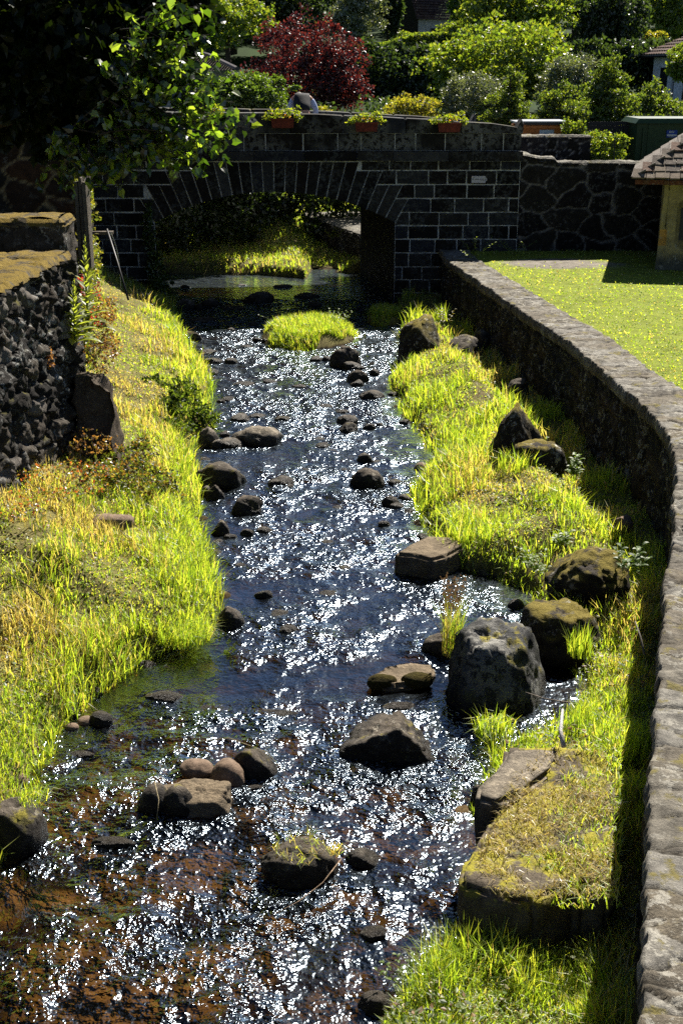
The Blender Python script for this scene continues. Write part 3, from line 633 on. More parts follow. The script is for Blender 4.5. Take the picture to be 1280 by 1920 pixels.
for yb_ in (BY - .03, BY + BT - .45):
    cpb = MB()
    x = BX0; sh = SK * BT if yb_ > BY + 1 else 0
    while x < BX1 + .02:
        L = rng.uniform(.8, 1.25); xb = min(x + L, BX1 + .02)
        if BX1 + .02 - xb < .4: xb = BX1 + .02
        last = xb > BX1
        poly = [(x + .007 + sh, 3.245), (xb - .007 + sh, 3.245)] + ([(xb + sh, 3.42), (xb - .04 + sh, 3.50), (xb - .12 + sh, ptop(xb) - .02), (xb - .22 + sh, ptop(xb))] if last else [(xb - .007 + sh, ptop(xb) - .02), (xb - .03 + sh, ptop(xb))])
        xm = (x + xb) / 2; poly += [(xm + sh, ptop(xm) + .008), (x + .03 + sh, ptop(x)), (x + .007 + sh, ptop(x) - .02)]
        cpb.prism(poly, yb_ - rng.uniform(0, .01), yb_ + .46, scol() * 1.3, .012); x = xb
    adopt(cpb.build('parapet_coping', M['parapet']), br)
dk = MB()
dk.add([(BX0, BY + .4, 2.66), (BX1, BY + .4, 2.66), (BX1 + SK * BT, BY + BT - .4, 2.66), (BX0, BY + BT - .4, 2.66)], [[(0, 1, 2, 3)]], (.12, .11, .10))
adopt(dk.build('deck', M['ashlar']), br)

# rubble wall right of the bridge
def rubble(name, label, path, z0f, z1f, cu, cv, cols, mc, s, mt='rubble', thick=.4, side=-1, du=.03, bulge=.03, wm=.14, cap=True, capmat=None, capcols=None, rough=.03):
    path = np.array(path, float); o = empty(name, (path[0][0], path[0][1], float(z0f(path[0][0] * np.ones(1), path[0][1] * np.ones(1))[0])), label, 'wall')
    pos, nr, u, v, (x, y, nx, ny, ul) = path_grid(path, z0f, z1f, du, du, side)
    V, c = stone_surface(pos, nr, u, v, cu, cv, bulge, True, cols, mc, s, wm, rough)
    adopt(nmesh('stone_face', V.reshape(-1, 3), [grid_faces(*V.shape[:2])], M[mt], None, c.reshape(-1, 3), True), o)
    Vb = pos[:, [0, -1]] - nr[:, [0, -1]] * thick
    if cap:
        T = np.linspace(-.04, thick, 14); tp = np.stack([pos[:, -1] - nr[:, -1] * t_ for t_ in T], 1); tp[..., 2] += np.where((T < 0) | (T >= thick), -.05, .02)[None] + (fbm(u[:, :1] * 2.5, T[None] * 3, s=s + 40) - .5) * .07
        un = np.zeros_like(tp); un[..., 2] = 1
        V2, c2 = stone_surface(tp, un, np.repeat(ul[:, None], 14, 1), np.repeat(T[None], len(ul), 0), .4, .35, .02, True, capcols or [(.14, .13, .11), (.18, .17, .14)], (.1, .09, .07), s + 3)
        adopt(nmesh('coping', V2.reshape(-1, 3), [grid_faces(*V2.shape[:2])], capmat or M['cap'], None, c2.reshape(-1, 3), True), o)
    adopt(nmesh('back_face', Vb.reshape(-1, 3), [grid_faces(len(Vb), 2)], M[mt], None, np.tile((.02, .018, .016), (Vb.size // 3, 1)), False), o)
    # end closures
    e = MB()
    for k in (0, -1): e.add([pos[k, 0], pos[k, -1], pos[k, -1] - nr[k, 0] * thick, pos[k, 0] - nr[k, 0] * thick], [[(0, 1, 2, 3)]], (.06, .05, .045))
    adopt(e.build('end_face', M[mt]), o)
    return o
zt = lambda x, y: np.interp(x, (3.5, 3.9, 4.2, 4.25, 9), (2.83, 2.76, 2.76, 2.69, 2.60)) + .03 * (fbm(x * 3, x * 0, s=5) - .5)
rubble('rubble_wall', 'tall dark rubble wall with wandering pale mortar right of the bridge, behind the lawn', [(3.54, BY + .02), (9.5, BY + .02)], lambda x, y: x * 0 + .85, zt, .62, .42, [(.014, .012, .011), (.02, .018, .015), (.01, .009, .009)], (.19, .18, .165), 51, thick=.35)
rubble('rubble_wall', 'short rubble wall with a square end in front of the orange bin', [(3.6, 26.15), (5.08, 26.15)], lambda x, y: x * 0 + 2.2, lambda x, y: x * 0 + 3.12, .26, .19, [(.014, .014, .017), (.022, .02, .022), (.012, .011, .010)], (.24, .235, .225), 57, thick=.3, wm=.16)

# left: mossy-topped dry wall by the stream, its raised end block, the plastered plinth
mossy_cols = [(.07, .055, .03), (.10, .075, .035)]
zl = lambda x, y: x * 0 + 2.62
rubble('garden_wall', 'rough old stone wall with a mossy brown top on the left bank', [(-3.05, 3.0), (-2.95, 10.2), (-2.78, 12.7), (-3.6, 12.75)], lambda x, y: x * 0 + .2, zl, .36, .17,
       [(.022, .019, .015), (.040, .032, .024), (.062, .052, .040), (.015, .013, .011), (.12, .105, .09)], (.012, .010, .008), 63, 'oldwall', .55, -1, .018, .07, .13, True, M['mosscap'], mossy_cols, .13)
hb = rubble('wall_block', 'raised mossy end block standing behind the garden wall', [(-4.2, 13.3), (-2.98, 13.3), (-2.98, 13.9)], lambda x, y: x * 0 + .8, lambda x, y: x * 0 + 2.88, .3, .25,
       [(.04, .035, .03), (.06, .05, .04)], (.02, .018, .012), 69, 'oldwall', .6, -1, .03, .03, .15, True, M['mosscap'], mossy_cols, .04)
# plinth
M['concrete'] = stone('old_concrete', (.075, .058, .042), lich=.2, bump=.02, lcol=(.2, .17, .13), sc=2)
bm = bmesh.new(); pl = P(205, 842, .75)
bmesh.ops.create_cube(bm, size=1); bmesh.ops.subdivide_edges(bm, edges=bm.edges, cuts=24, use_grid_fill=True)
for v_ in bm.verts:
    z_ = v_.co.z + .5; tp_ = 1 - .35 * z_
    v_.co = Vector((v_.co.x * .44 * tp_ - .16 * z_, v_.co.y * .5 * (1 - .2 * z_), z_ * 1.2))
    n_ = float(fbm(np.array([v_.co.x * 5]), np.array([v_.co.y * 5]), np.array([v_.co.z * 5]), s=4)[0]) - .5; v_.co += Vector((n_, n_, n_)) * .22
me = bpy.data.meshes.new('plinth'); bm.to_mesh(me); bm.free(); me.polygons.foreach_set('use_smooth', [True] * len(me.polygons)); me.materials.append(M['concrete'])
o = bpy.data.objects.new('concrete_buttress', me); C.objects.link(o); o.location = (pl[0] - .05, pl[1] + .3, .25)
tag(o, 'low worn concrete buttress at the foot of the garden wall end', 'buttress')

# stone house at the left, mortar showing, under the tree
hs_ = empty('stone_house', (-5.2, 15.6, 1), 'dark rubble-stone house wall at the left, partly hidden by the leafy tree', 'house')
HCOL = [(.022, .013, .008), (.014, .011, .008), (.035, .018, .010), (.012, .011, .009)]
hp = [(-9.5, 15.5), (-3.28, 15.5)]
pos, nr, u, v, _r = path_grid(hp, lambda x, y: x * 0 + .5, lambda x, y: x * 0 + 8.0, .03, .03, -1)
V, c = stone_surface(pos, nr, u, v, .42, .30, .03, True, HCOL, (.20, .155, .085), 71, .16, .02)
adopt(nmesh('front_wall', V.reshape(-1, 3), [grid_faces(*V.shape[:2])], M['rubble'], None, c.reshape(-1, 3), True), hs_)
pos, nr, u, v, _r = path_grid([(-3.28, 15.5), (-4.98, 25.0)], lambda x, y: x * 0 - .1, lambda x, y: x * 0 + 3.05 , .04, .04, -1)
V, c = stone_surface(pos, nr, u, v, .3, .22, .05, True, HCOL + [(.09, .075, .06)], (.03, .025, .018), 73, .2, .04)
adopt(nmesh('river_wall', V.reshape(-1, 3), [grid_faces(*V.shape[:2])], M['oldwall'], None, c.reshape(-1, 3), True), hs_)
rb = MB(); rb.box((-9.5, 15.56, 3.05), (-4.2, 22, 8.0), (.03, .025, .02))
rb.add([(-9.5, 15.54, .5), (-3.3, 15.54, .5), (-3.3, 15.54, 8.0), (-9.5, 15.54, 8.0)], [[(3, 2, 1, 0)]], (.03, .025, .02)); rb.box((-9.5, 15.6, .5), (-5.05, 24.9, 3.0), (.03, .025, .02))
adopt(rb.build('wall_core', M['rubble']), hs_)
rf = MB()
for k in range(30):
    x0 = -9.8 + k * .2; rf.tube([(x0, 15.1, 7.9), (x0, 18.8, 10.2), (x0, 22.4, 7.9)], .11, (.07, .03, .02), 6)
adopt(rf.build('roof', M['ashlar']), hs_)
wd = MB(); pc = Q(154, 345, 15.35)
for k in range(3): wd.box((pc[0] - .07 + k * .052, 15.22 - .02 * k, 2.1), (pc[0] - .022 + k * .052, 15.36, 3.14 + .05 * (k % 2)), (.10, .085, .065), jit=.008)
M['wood'] = stone('weathered_wood', lich=.3, bump=.02, lcol=(.2, .18, .15), sc=1.5)
tag(wd.build('timber_post', M['wood']), 'grey weathered timber post at the corner of the stone house', 'post')

# ------------------------------------------------------------------ big flat slab on the right bank
def slab(name, label, outline, ztop, zbot, mt, seed, rough=.05):
    p = [P(a, b_, ztop) for a, b_ in outline]; c = np.mean(p, 0)
    bm = bmesh.new(); vs = [bm.verts.new((q[0] - c[0], q[1] - c[1], ztop)) for q in p]; f = bm.faces.new(vs)
    r_ = bmesh.ops.extrude_face_region(bm, geom=[f]); ev = [g for g in r_['geom'] if isinstance(g, bmesh.types.BMVert)]
    for v_ in ev: v_.co.z = zbot; v_.co.x *= 1.0; v_.co.y *= 1.0
    bmesh.ops.recalc_face_normals(bm, faces=bm.faces)
    bmesh.ops.bevel(bm, geom=[e for e in bm.edges], offset=.03, segments=2, affect='EDGES')
    bmesh.ops.triangulate(bm, faces=bm.faces)
    for k in range(5):
        es = [e for e in bm.edges if e.calc_length() > .045]
        if not es: break
        bmesh.ops.subdivide_edges(bm, edges=es, cuts=1); bmesh.ops.triangulate(bm, faces=bm.faces)
    bm.normal_update(); co = np.array([v_.co[:] for v_ in bm.verts]); no = np.array([v_.normal[:] for v_ in bm.verts])
    w = co + c * (1, 1, 0)
    d = (fbm(w[:, 0] * 2.5, w[:, 1] * 2.5, w[:, 2] * 2.5, s=seed) - .5) * rough * 2.6 + (fbm(w[:, 0] * 11, w[:, 1] * 11, w[:, 2] * 11, s=seed + 1) - .5) * rough
    co = co + no * d[:, None]
    for v_, q in zip(bm.verts, co): v_.co = q
    me = bpy.data.meshes.new(name); bm.to_mesh(me); bm.free(); me.polygons.foreach_set('use_smooth', [True] * len(me.polygons)); me.materials.append(M[mt])
    o = bpy.data.objects.new(name, me); C.objects.link(o); o.location = (c[0], c[1], 0); return tag(o, label, name)
slab('slab', 'broad flat rock slab strewn with dry straw and yellow moss, against the wall shadow', [(950, 1402), (1060, 1400), (1150, 1402), (1150, 1560), (1142, 1660), (1080, 1650), (1000, 1690), (925, 1680), (872, 1660), (862, 1622), (890, 1580), (918, 1520), (935, 1460)], .50, -.2, 'slab', 5, .05)
slab('slab', 'smooth grey wedge of rock at the upstream corner of the straw-covered slab', [(955, 1403), (1055, 1402), (1040, 1440), (985, 1482), (930, 1505), (892, 1495), (900, 1465), (925, 1440)], .53, -.2, 'pale', 9, .02)

slab('flat_rock', 'flat-topped grey block jutting from the grassy bank into the water', [(738, 1037), (770, 1018), (800, 1003), (852, 1006), (872, 1022), (840, 1040), (808, 1049), (778, 1040)], .20, -.15, 'sand', 15, .02)
ms_ = slab('flat_rock', 'low pale stone with two moss cushions beside the largest boulder', [(690, 1262), (715, 1246), (770, 1238), (815, 1243), (820, 1260), (792, 1276), (740, 1284), (705, 1280)], .075, -.12, 'sand', 19, .035)
for a, b_, w_, d_ in ((716, 1282, .23, .12), (782, 1280, .25, .14)):
    V, Fc = rock_shape(int(a), .4, 4); p_ = P(a, b_, .05); q = nmesh('moss_cushion', V * (w_ / 2, d_ / 2, .06), [Fc], M['mossball'], ms_, None, True); q.location = Vector(p_) - Vector(ms_.location) + Vector((0, .03, 0))
# ------------------------------------------------------------------ grass
GREEN = np.array([(.27, .37, .05), (.33, .40, .055), (.19, .29, .035), (.38, .42, .07), (.13, .21, .03)]); STRAW = np.array([(.42, .35, .20), (.36, .28, .14), (.38, .34, .14)])
def blades(name, x, y, L, Wd, col, lean=.35, root=None, dirv=None, matn='grass', kind='stuff', label=None, parent=None):
    n = len(x); z = H(x, y) - .012 if root is None else root
    az = rng.uniform(0, 2 * math.pi, n); ln = np.abs(rng.normal(lean, .22, n)).clip(.02, 1.3)
    dx, dy = np.cos(az), np.sin(az)
    if dirv is not None: dx, dy = dx * .6 + dirv[0], dy * .6 + dirv[1]
    tx, ty = -np.sin(az + rng.normal(0, .8, n)), np.cos(az + rng.normal(0, .8, n))
    r0 = np.c_[x, y, z]; hz = np.c_[dx, dy, dx * 0]; T = np.c_[tx, ty, tx * 0] * (Wd * .5)[:, None]
    up = np.array((0, 0, 1.)); c1, c2 = np.cos(ln * .6), np.cos(np.minimum(ln * 1.7, 2.0))
    s1, s2 = np.sin(ln * .6), np.sin(np.minimum(ln * 1.7, 2.0))
    mid = r0 + (up * c1[:, None] + hz * s1[:, None]) * (L * .55)[:, None]
    tip = mid + (up * c2[:, None] + hz * s2[:, None]) * (L * .45)[:, None]
    V = np.stack((r0 - T, r0 + T, mid - T * .8, mid + T * .8, tip), 1).reshape(-1, 3)
    i = np.arange(n) * 5
    cc = np.repeat(col, 5, 0).reshape(n, 5, 3)
    o = nmesh(name, V, [np.c_[i, i + 1, i + 3, i + 2], np.c_[i + 2, i + 3, i + 4]], M[matn], parent, cc.reshape(-1, 3), False)
    if kind and parent is None: tag(o, label, name if kind != 'stuff' else None, None, kind)
    return o
def pick(n, tint, dry):
    g_ = GREEN[rng.integers(len(GREEN), size=n)]; s_ = STRAW[rng.integers(len(STRAW), size=n)]
    c_ = np.where((rng.random(n) < dry)[:, None], s_, g_) * rng.uniform(.75, 1.2, (n, 1)); return c_
def sample(n, x0, x1, y0, y1, mask):
    x = rng.uniform(x0, x1, n); y = y1 * y0 / (y1 - rng.random(n) * (y1 - y0))      # denser towards the camera
    k = rng.random(n) < mask(x, y); return x[k], y[k]
def inrock(x, y, s=.8):
    r_ = np.zeros(x.shape, bool)
    for o, W_, D_, H_ in ROCKS:
        if W_ > .2: r_ |= (((x - o.location.x) / (W_ / 2 * s)) ** 2 + ((y - o.location.y) / (D_ / 2 * s)) ** 2) < 1
    return r_
# left bank
def ml(x, y):
    l = np.interp(y, YL, XL) + .16 * (fbm(y * 2.2, y * 0 + 3, s=11) - .5); d = l - x; w = np.interp(y, (3, 10.2, 12.7, 15.4, 25), (-3.0, -2.9, -2.8, -3.3, -4.95))
    bare = ss((fbm(x * 1.9, y * 1.9, s=91) - .58) / .08) * ss((d - .25) / .3); return np.where((d > -.06) & (x > w), 1 - .8 * bare * ss((14 - y) / 3), 0)
x, y = sample(150000, -5.0, -.9, 4.0, 25, ml)
dl = np.interp(y, YL, XL) - x; wet = np.exp(-(dl / .45) ** 2); dry = np.clip(.65 * ss((fbm(x * 1.1, y * 1.1, s=93) - .42) / .16) + .14, 0, 1) * (1 - .85 * wet) + .10 * (y < 12) * (1 - wet)
tl = .03 + .17 * ss((fbm(x * 2.2, y * 2.2, s=94) - .35) / .35) ** 1.5 + .10 * wet; L = tl * rng.uniform(.5, 1.35, len(x)) * np.clip(y / 9, .8, 1.4) ** .3
blades('grass', x, y, L, np.clip(.0035 + .0006 * y, .005, .015) * rng.uniform(.7, 1.3, len(x)), pick(len(x), 0, dry), .5, label='long bright grass mixed with straw on the left bank')
x, y = sample(150000, -5.0, -.9, 4.0, 25, ml)       # short undergrowth layer
dry = np.clip(.75 * ss((fbm(x * 1.1, y * 1.1, s=93) - .40) / .16) + .12, 0, 1)
blades('grass', x, y, rng.uniform(.025, .07, len(x)), np.clip(.004 + .0007 * y, .005, .016), pick(len(x), 0, dry), .9, label='short dense grass and straw under the long grass of the left bank')
# right bank
pit = P(950, 1390, .0)
def mr(x, y):
    r = np.interp(y, YR, XR) + .16 * (fbm(y * 2.2, y * 0 + 9, s=12) - .5); d = x - r; bare = ss((fbm(x * 2.1, y * 2.1, s=95) - .62) / .08)
    px_ = 640 + F * x / (y * ct - (.4 - CZ) * st); 
    slabm = (y < P(0, 1395, .5)[1]) & (y > P(0, 1690, .5)[1]) & (px_ < 1125 + 20 * np.sin(y * 9)); gap = (y < P(0, 1690, .5)[1] + .05) & (y > P(0, 1780, .2)[1]) & (px_ < 1070)
    return np.where((d > -.04) & (x < xw(y) + .04) & ~slabm & ~gap & ~inrock(x, y), 1 - .6 * bare, 0)
x, y = sample(170000, .2, 3.9, 3.9, 25, mr)
dr = x - np.interp(y, YR, XR); wet = np.exp(-(dr / .4) ** 2); dry = np.clip(.5 * ss((fbm(x * 1.2, y * 1.2, s=97) - .42) / .16) + .10, 0, 1) * (1 - .8 * wet)
sh = ss((x - xw(y) + .6) / .3)
tl = .035 + .20 * ss((fbm(x * 2.2, y * 2.2, s=98) - .35) / .35) ** 1.5 + .06 * wet; L = tl * rng.uniform(.5, 1.35, len(x)) * np.clip(y / 9, .8, 1.3) ** .3
blades('grass', x, y, L, np.clip(.0035 + .0006 * y, .005, .014) * rng.uniform(.7, 1.3, len(x)), pick(len(x), 0, dry), .45, label='tall bright grass on the right bank below the wall')
x, y = sample(150000, .2, 3.9, 3.9, 25, mr)
dry = np.clip(.6 * ss((fbm(x * 1.2, y * 1.2, s=97) - .42) / .16) + .1, 0, 1)
blades('grass', x, y, rng.uniform(.025, .07, len(x)), np.clip(.004 + .0007 * y, .005, .016), pick(len(x), 0, dry), .9, label='short dense grass under the tall grass of the right bank')
# lawn
def mw(x, y):
    gr = np.hypot((x - gq[0]) / 1.2, (y - gq[1]) / .8) + (fbm(x * 1.7, y * 1.7, s=31) - .5) * .8
    return np.where((x > xw(y) + CAPW - .03), np.where(gr < .95, .12, .9), 0)
x, y = sample(210000, 1.0, 9.5, 3.5, 25.1, mw)
lw = pick(len(x), 0, .05 + .22 * ss((fbm(x * 1.4, y * 1.4, s=99) - .42) / .2))
blades('grass', x, y, rng.uniform(.025, .06, len(x)) * (1 + .5 * (y > 24.3)), rng.uniform(.6, 1.3, len(x)) * np.clip(.0011 * y + .001, .004, .024), lw * (.8 + .35 * fbm(x * .9, y * .9, s=45))[:, None], .7, label='short mown lawn grass behind the retaining wall')
# far bank under and beyond the arch, and the two islets
x = rng.uniform(-6, 3.2, 30000); y = rng.uniform(27.2, 37, 30000); k = H(x, y) > .03; x, y = x[k], y[k]
blades('grass', x, y, rng.uniform(.07, .2, len(x)), rng.uniform(.014, .026, len(x)), pick(len(x), 0, .15), .5, label='grass on the bank seen through the arch')
for (mx, my, ra, rb_, hh), nb, lb in zip(mounds, (9000, 2600), ('bright grass covering the islet in midstream', 'small grassy islet at the upstream tip of the right bank')):
    a = rng.uniform(0, 2 * math.pi, nb); q = np.sqrt(rng.random(nb)) * (1.0 + .18 * np.sin(a * 3 + 1) + .1 * np.sin(a * 7)); x, y = mx + ra * q * np.cos(a), my + rb_ * q * np.sin(a)
    blades('grass', x, y, rng.uniform(.08, .24, nb) * (1.1 - .3 * q), rng.uniform(.008, .016, nb), pick(nb, 0, .1), .45, label=lb)
# straw on the slab
x = rng.uniform(.6, 1.6, 6500); y = rng.uniform(P(0, 1690, .5)[1], P(0, 1400, .5)[1], 6500); px_ = 640 + F * x / (y * ct - (.5 - CZ) * st); py_e = np.interp(y, [P(0, b_, .5)[1] for b_ in (1690, 1620, 1520, 1440, 1400)], [920, 875, 930, 960, 1000])
k = (px_ > py_e + 14) & (px_ < 1150) & (fbm(x * 5, y * 5, s=44) > .42) & (rng.random(len(x)) < np.where(y < P(0, 1480, .5)[1], 1, .25)); x, y = x[k], y[k]
blades('dry_straw', x, y, rng.uniform(.03, .12, len(x)), rng.uniform(.003, .006, len(x)), STRAW[rng.integers(3, size=len(x))] * rng.uniform(.7, 1.3, (len(x), 1)), 1.35, root=np.full(len(x), .515), matn='straw', label='dry straw lying on the slab')
x = rng.uniform(.9, 1.75, 3600); y = rng.uniform(P(0, 1700, .5)[1], P(0, 1380, .5)[1], 3600); px_ = 640 + F * x / (y * ct - (.5 - CZ) * st); py_ = np.interp(y, [P(0, b_, .5)[1] for b_ in (1700, 1640, 1560, 1500, 1400)], [1080, 1010, 1030, 1060, 1120])
k = (px_ > py_ + 40 * np.sin(y * 17)) & (px_ < 1165); x, y = x[k], y[k]
blades('grass', x, y, rng.uniform(.05, .14, len(x)), rng.uniform(.004, .008, len(x)), pick(len(x), 0, .15), .7, root=np.full(len(x), .48), label='grass overhanging the slab from the wall side')

def tuft(name, label, px, py, z, n, L, spread, wd=.006, cat='grass tuft', dry=.05, lean=.4, root=None, dirv=None, heads=None):
    p = P(px, py, z); a = rng.uniform(0, 6.28, n); q = np.sqrt(rng.random(n)) * spread
    o = empty(name, p, label, cat)
    bl = blades('blades', p[0] + q * np.cos(a), p[1] + q * np.sin(a), rng.uniform(.6, 1.15, n) * L, np.full(n, wd), pick(n, 0, dry), lean, root=np.full(n, p[2] - .01), dirv=dirv, parent=None, kind=None)
    adopt(bl, o)
    if heads:
        h = MB()
        for k in range(heads):
            c_ = p + np.array((rng.normal(0, spread * .8), rng.normal(0, spread * .8), L * rng.uniform(.8, 1.25)))
            h.tube([(c_[0], c_[1], p[2]), tuple(c_)], .0012, (.25, .2, .08), 3)
            for j in range(14):
                e = c_ + np.array((rng.normal(0, .014), rng.normal(0, .014), rng.uniform(-.09, .03))); s_ = .006
                h.add([e + (-s_, 0, 0), e + (s_, 0, 0), e + (0, s_, s_ * 1.6)], [[(0, 1, 2)]], (.32, .19, .13))
        adopt(h.build('seed_heads', M['straw']), o)
    return o
tuft('grass_tuft', 'bright spiky grass tuft in the black shade before the largest boulder', 925, 1375, .03, 260, .26, .13, .008, lean=.85, dirv=(-.1, -.3))
tuft('reed_tuft', 'tall thin grass with pinkish seed heads growing from the dark block', 846, 1225, .18, 150, .5, .07, .005, dry=.35, lean=.12, heads=26)
tuft('grass_tuft', 'dry grass clinging to the top of the midstream boulder', 560, 1590, .33, 130, .11, .16, .004, dry=.55, lean=1.0)
tuft('grass_tuft', 'trailing dry stalks on the right end of the midstream boulder', 628, 1600, .30, 40, .2, .03, .004, dry=.8, lean=1.2, dirv=(.2, -.4))
tuft('grass_tuft', 'upright grass clump in front of the mossy pool boulder', 1085, 1225, .32, 90, .26, .09, .009, lean=.25)
tuft('grass_tuft', 'leafy grass clump at the front foot of the pointed boulder', 965, 880, .38, 160, .26, .2, .010, lean=.4)
tuft('grass_tuft', 'grass hanging over the rough boulder at the left edge', 62, 1500, .35, 90, .22, .08, .005, lean=.9, dirv=(.4, -.3))
tuft('grass_tuft', 'dense dark green grass tongue dipping into the water at the left bank tip', 345, 1195, .10, 700, .26, .22, .006, lean=.75, dirv=(.35, -.1))
tuft('grass_tuft', 'stiff grass by the rusty plants behind the upstream boulders', 828, 600, .45, 60, .3, .1, .012, lean=.3)

# ------------------------------------------------------------------ leaves, shrubs, trees
def leaves(pts, size, col, shape=0, droop=0.0, flat=.0):
    n = len(pts); a = rng.uniform(0, 6.28, n); e = rng.uniform(-1.2, 1.2, n) * (1 - flat)
    d = np.c_[np.cos(a) * np.cos(e), np.sin(a) * np.cos(e), np.sin(e) - droop]; d /= np.linalg.norm(d, axis=1)[:, None]
    r_ = rng.normal(size=(n, 3)); r_[:, 2] *= (1 - flat * .8); w = np.cross(d, r_ if flat == 0 else np.c_[r_[:, :2] * .3, np.ones(n)]); w /= np.linalg.norm(w, axis=1)[:, None]; nn = np.cross(d, w)
    s_ = (size * rng.uniform(.65, 1.25, n))[:, None]; p = np.asarray(pts)
    if shape == 0:
        V = np.stack((p, p + d * s_ * .5 + w * s_ * .32 + nn * s_ * .08, p + d * s_, p + d * s_ * .5 - w * s_ * .32 + nn * s_ * .08), 1)
        i = np.arange(n) * 4; F_ = [np.c_[i, i + 1, i + 2], np.c_[i, i + 2, i + 3]]; m_ = 4
    else:    # heart-shaped broad leaf, folded along the midrib
        V = np.stack((p, p + d * s_ * -.06 + w * s_ * .28 + nn * s_ * .06, p + d * s_ * .4 + w * s_ * .44 + nn * s_ * .12, p + d * s_ * .8 + w * s_ * .16 + nn * s_ * .02, p + d * s_ * 1.05 - nn * s_ * .1,
                      p + d * s_ * .8 - w * s_ * .16 + nn * s_ * .02, p + d * s_ * .4 - w * s_ * .44 + nn * s_ * .12, p + d * s_ * -.06 - w * s_ * .28 + nn * s_ * .06, p + d * s_ * .45), 1)
        i = np.arange(n) * 9; F_ = [np.stack((i + a_, i + b_, i + 8), 1) for a_, b_ in ((0, 1), (1, 2), (2, 3), (3, 4), (4, 5), (5, 6), (6, 7), (7, 0))]; m_ = 9
    col = np.asarray(col, float)
    cc = col[rng.integers(len(col), size=n)] * rng.uniform(.7, 1.3, (n, 1))
    return V.reshape(-1, 3), F_, np.repeat(cc, m_, 0)
def crown_pts(blobs, n, sub=26, clump=.30, fill=.25):
    """blobs: (cx,cy,cz,rx,ry,rz); leaf positions in clumps around the shell"""
    vol = np.array([b_[3] * b_[4] * b_[5] for b_ in blobs]) ** .75; pr = vol / vol.sum(); out = []
    for b_, q in zip(blobs, pr):
        m_ = int(n * q) + 8; c_ = np.array(b_[:3]); r_ = np.array(b_[3:6])
        d = rng.normal(size=(sub, 3)); d /= np.linalg.norm(d, axis=1)[:, None]; rad = rng.uniform(.45, 1.18, sub); cen = d * rad[:, None]
        k = rng.integers(sub, size=m_); e = rng.normal(size=(m_, 3)); e /= np.linalg.norm(e, axis=1)[:, None]; sz = rng.uniform(.45, 1.35, sub) * clump
        o_ = cen[k] + e * (rng.random(m_) ** .4)[:, None] * sz[k][:, None] * np.array((1, 1, .7))
        fi = rng.random(m_) < fill; u_ = rng.normal(size=(m_, 3)); u_ /= np.linalg.norm(u_, axis=1)[:, None]; o_[fi] = (u_ * (rng.random(m_) ** .33)[:, None] * .95)[fi]
        out.append(c_ + o_ * r_)
    return np.vstack(out)
def trunk_mesh(base, top, r, limbs, col=(.06, .045, .03)):
    b_ = MB(); base = np.array(base, float); top = np.array(top, float)
    ts = np.linspace(0, 1, 6); pts = [base + (top - base) * t_ + np.array((math.sin(t_ * 5 + base[0]), math.cos(t_ * 4), 0)) * r * .6 * t_ for t_ in ts]
    b_.tube(pts, r * (1.15 - .75 * ts), col, 8)
    for l_ in limbs:
        t0 = rng.uniform(.45, .9); s_ = base + (top - base) * t0; l_ = np.array(l_, float); md = (s_ + l_) / 2 + rng.normal(0, .08, 3) * np.linalg.norm(l_ - s_) + (0, 0, .1 * np.linalg.norm(l_ - s_))
        b_.tube([s_, md, l_], np.array((r * .45, r * .28, r * .08)), col, 5)
    return b_
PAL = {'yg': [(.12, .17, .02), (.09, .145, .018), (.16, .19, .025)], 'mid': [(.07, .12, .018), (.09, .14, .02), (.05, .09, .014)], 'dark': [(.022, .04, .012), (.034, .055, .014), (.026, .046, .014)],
       'red': [(.065, .007, .014), (.040, .006, .014), (.085, .014, .022), (.028, .008, .016)], 'silver': [(.10, .125, .06), (.075, .10, .04), (.13, .15, .09)], 'gold': [(.19, .19, .02), (.15, .17, .02), (.22, .19, .03)],
       'con': [(.08, .12, .018), (.055, .09, .016), (.11, .14, .02)], 'lin': [(.005, .010, .002), (.004, .008, .0015), (.008, .013, .002)]}  # near-black linden leaves: shade inside the crown put into the colour
def tree(name, label, px, y0, y1, wpx, D, pal, n=5000, leaf=.11, nb=9, cat='tree', cone=False, mt=None, trunk=True, group=None, depth=.9, clump=.32):
    a, b_ = Q(px, y0, D), Q(px, y1, D); s_ = mpp(a); rw_ = wpx * s_ / 2; zt_, zb = a[2], b_[2]; gz = float(H(a[0], D)); zb = min(zb, max(gz, zb - .0)); ht = zt_ - zb
    o = empty(name, (a[0], D, gz), label, cat, group); blobs = []
    if cone:
        for k in range(nb):
            t_ = k / (nb - 1); r_ = rw_ * (1.05 - t_) ** .9 + .05; r_ *= rng.uniform(.75, 1.15); blobs.append((a[0] + rng.normal(0, rw_ * .16), D + rng.normal(0, rw_ * .16), zb + ht * (t_ * .93 + .03), r_, r_, ht / nb * 1.1))
    else:
        blobs.append((a[0], D, zb + ht * .5, rw_ * .72, rw_ * .72 * depth, ht * .40))
        for k in range(nb):
            an = rng.uniform(0, 6.28); e = rng.uniform(-.8, .95); q = rng.uniform(.5, .68); r_ = rng.uniform(.30, .46)
            blobs.append((a[0] + rw_ * q * math.cos(an) * math.sqrt(1 - e * e * .6), D + rw_ * depth * q * math.sin(an), zb + ht * (.5 + e * .34) + rng.normal(0, ht * .04), rw_ * r_, rw_ * r_ * depth, ht * .5 * r_ * rng.uniform(.8, 1.4)))
    V, F_, cc = leaves(crown_pts(blobs, int(n * 1.25), 30, clump * .9), leaf, PAL[pal])
    adopt(nmesh('crown', V, F_, mt or M['leaf'], None, cc), o)
    if trunk:
        lim = [(q[0], q[1], q[2]) for q in blobs[1:7]]
        adopt(trunk_mesh((a[0], D, gz - .1), (a[0], D, zb + ht * (.9 if cone else .6)), max(.04, rw_ * .07), [] if cone else lim).build('trunk', M['bark'], None, True), o)
    return o
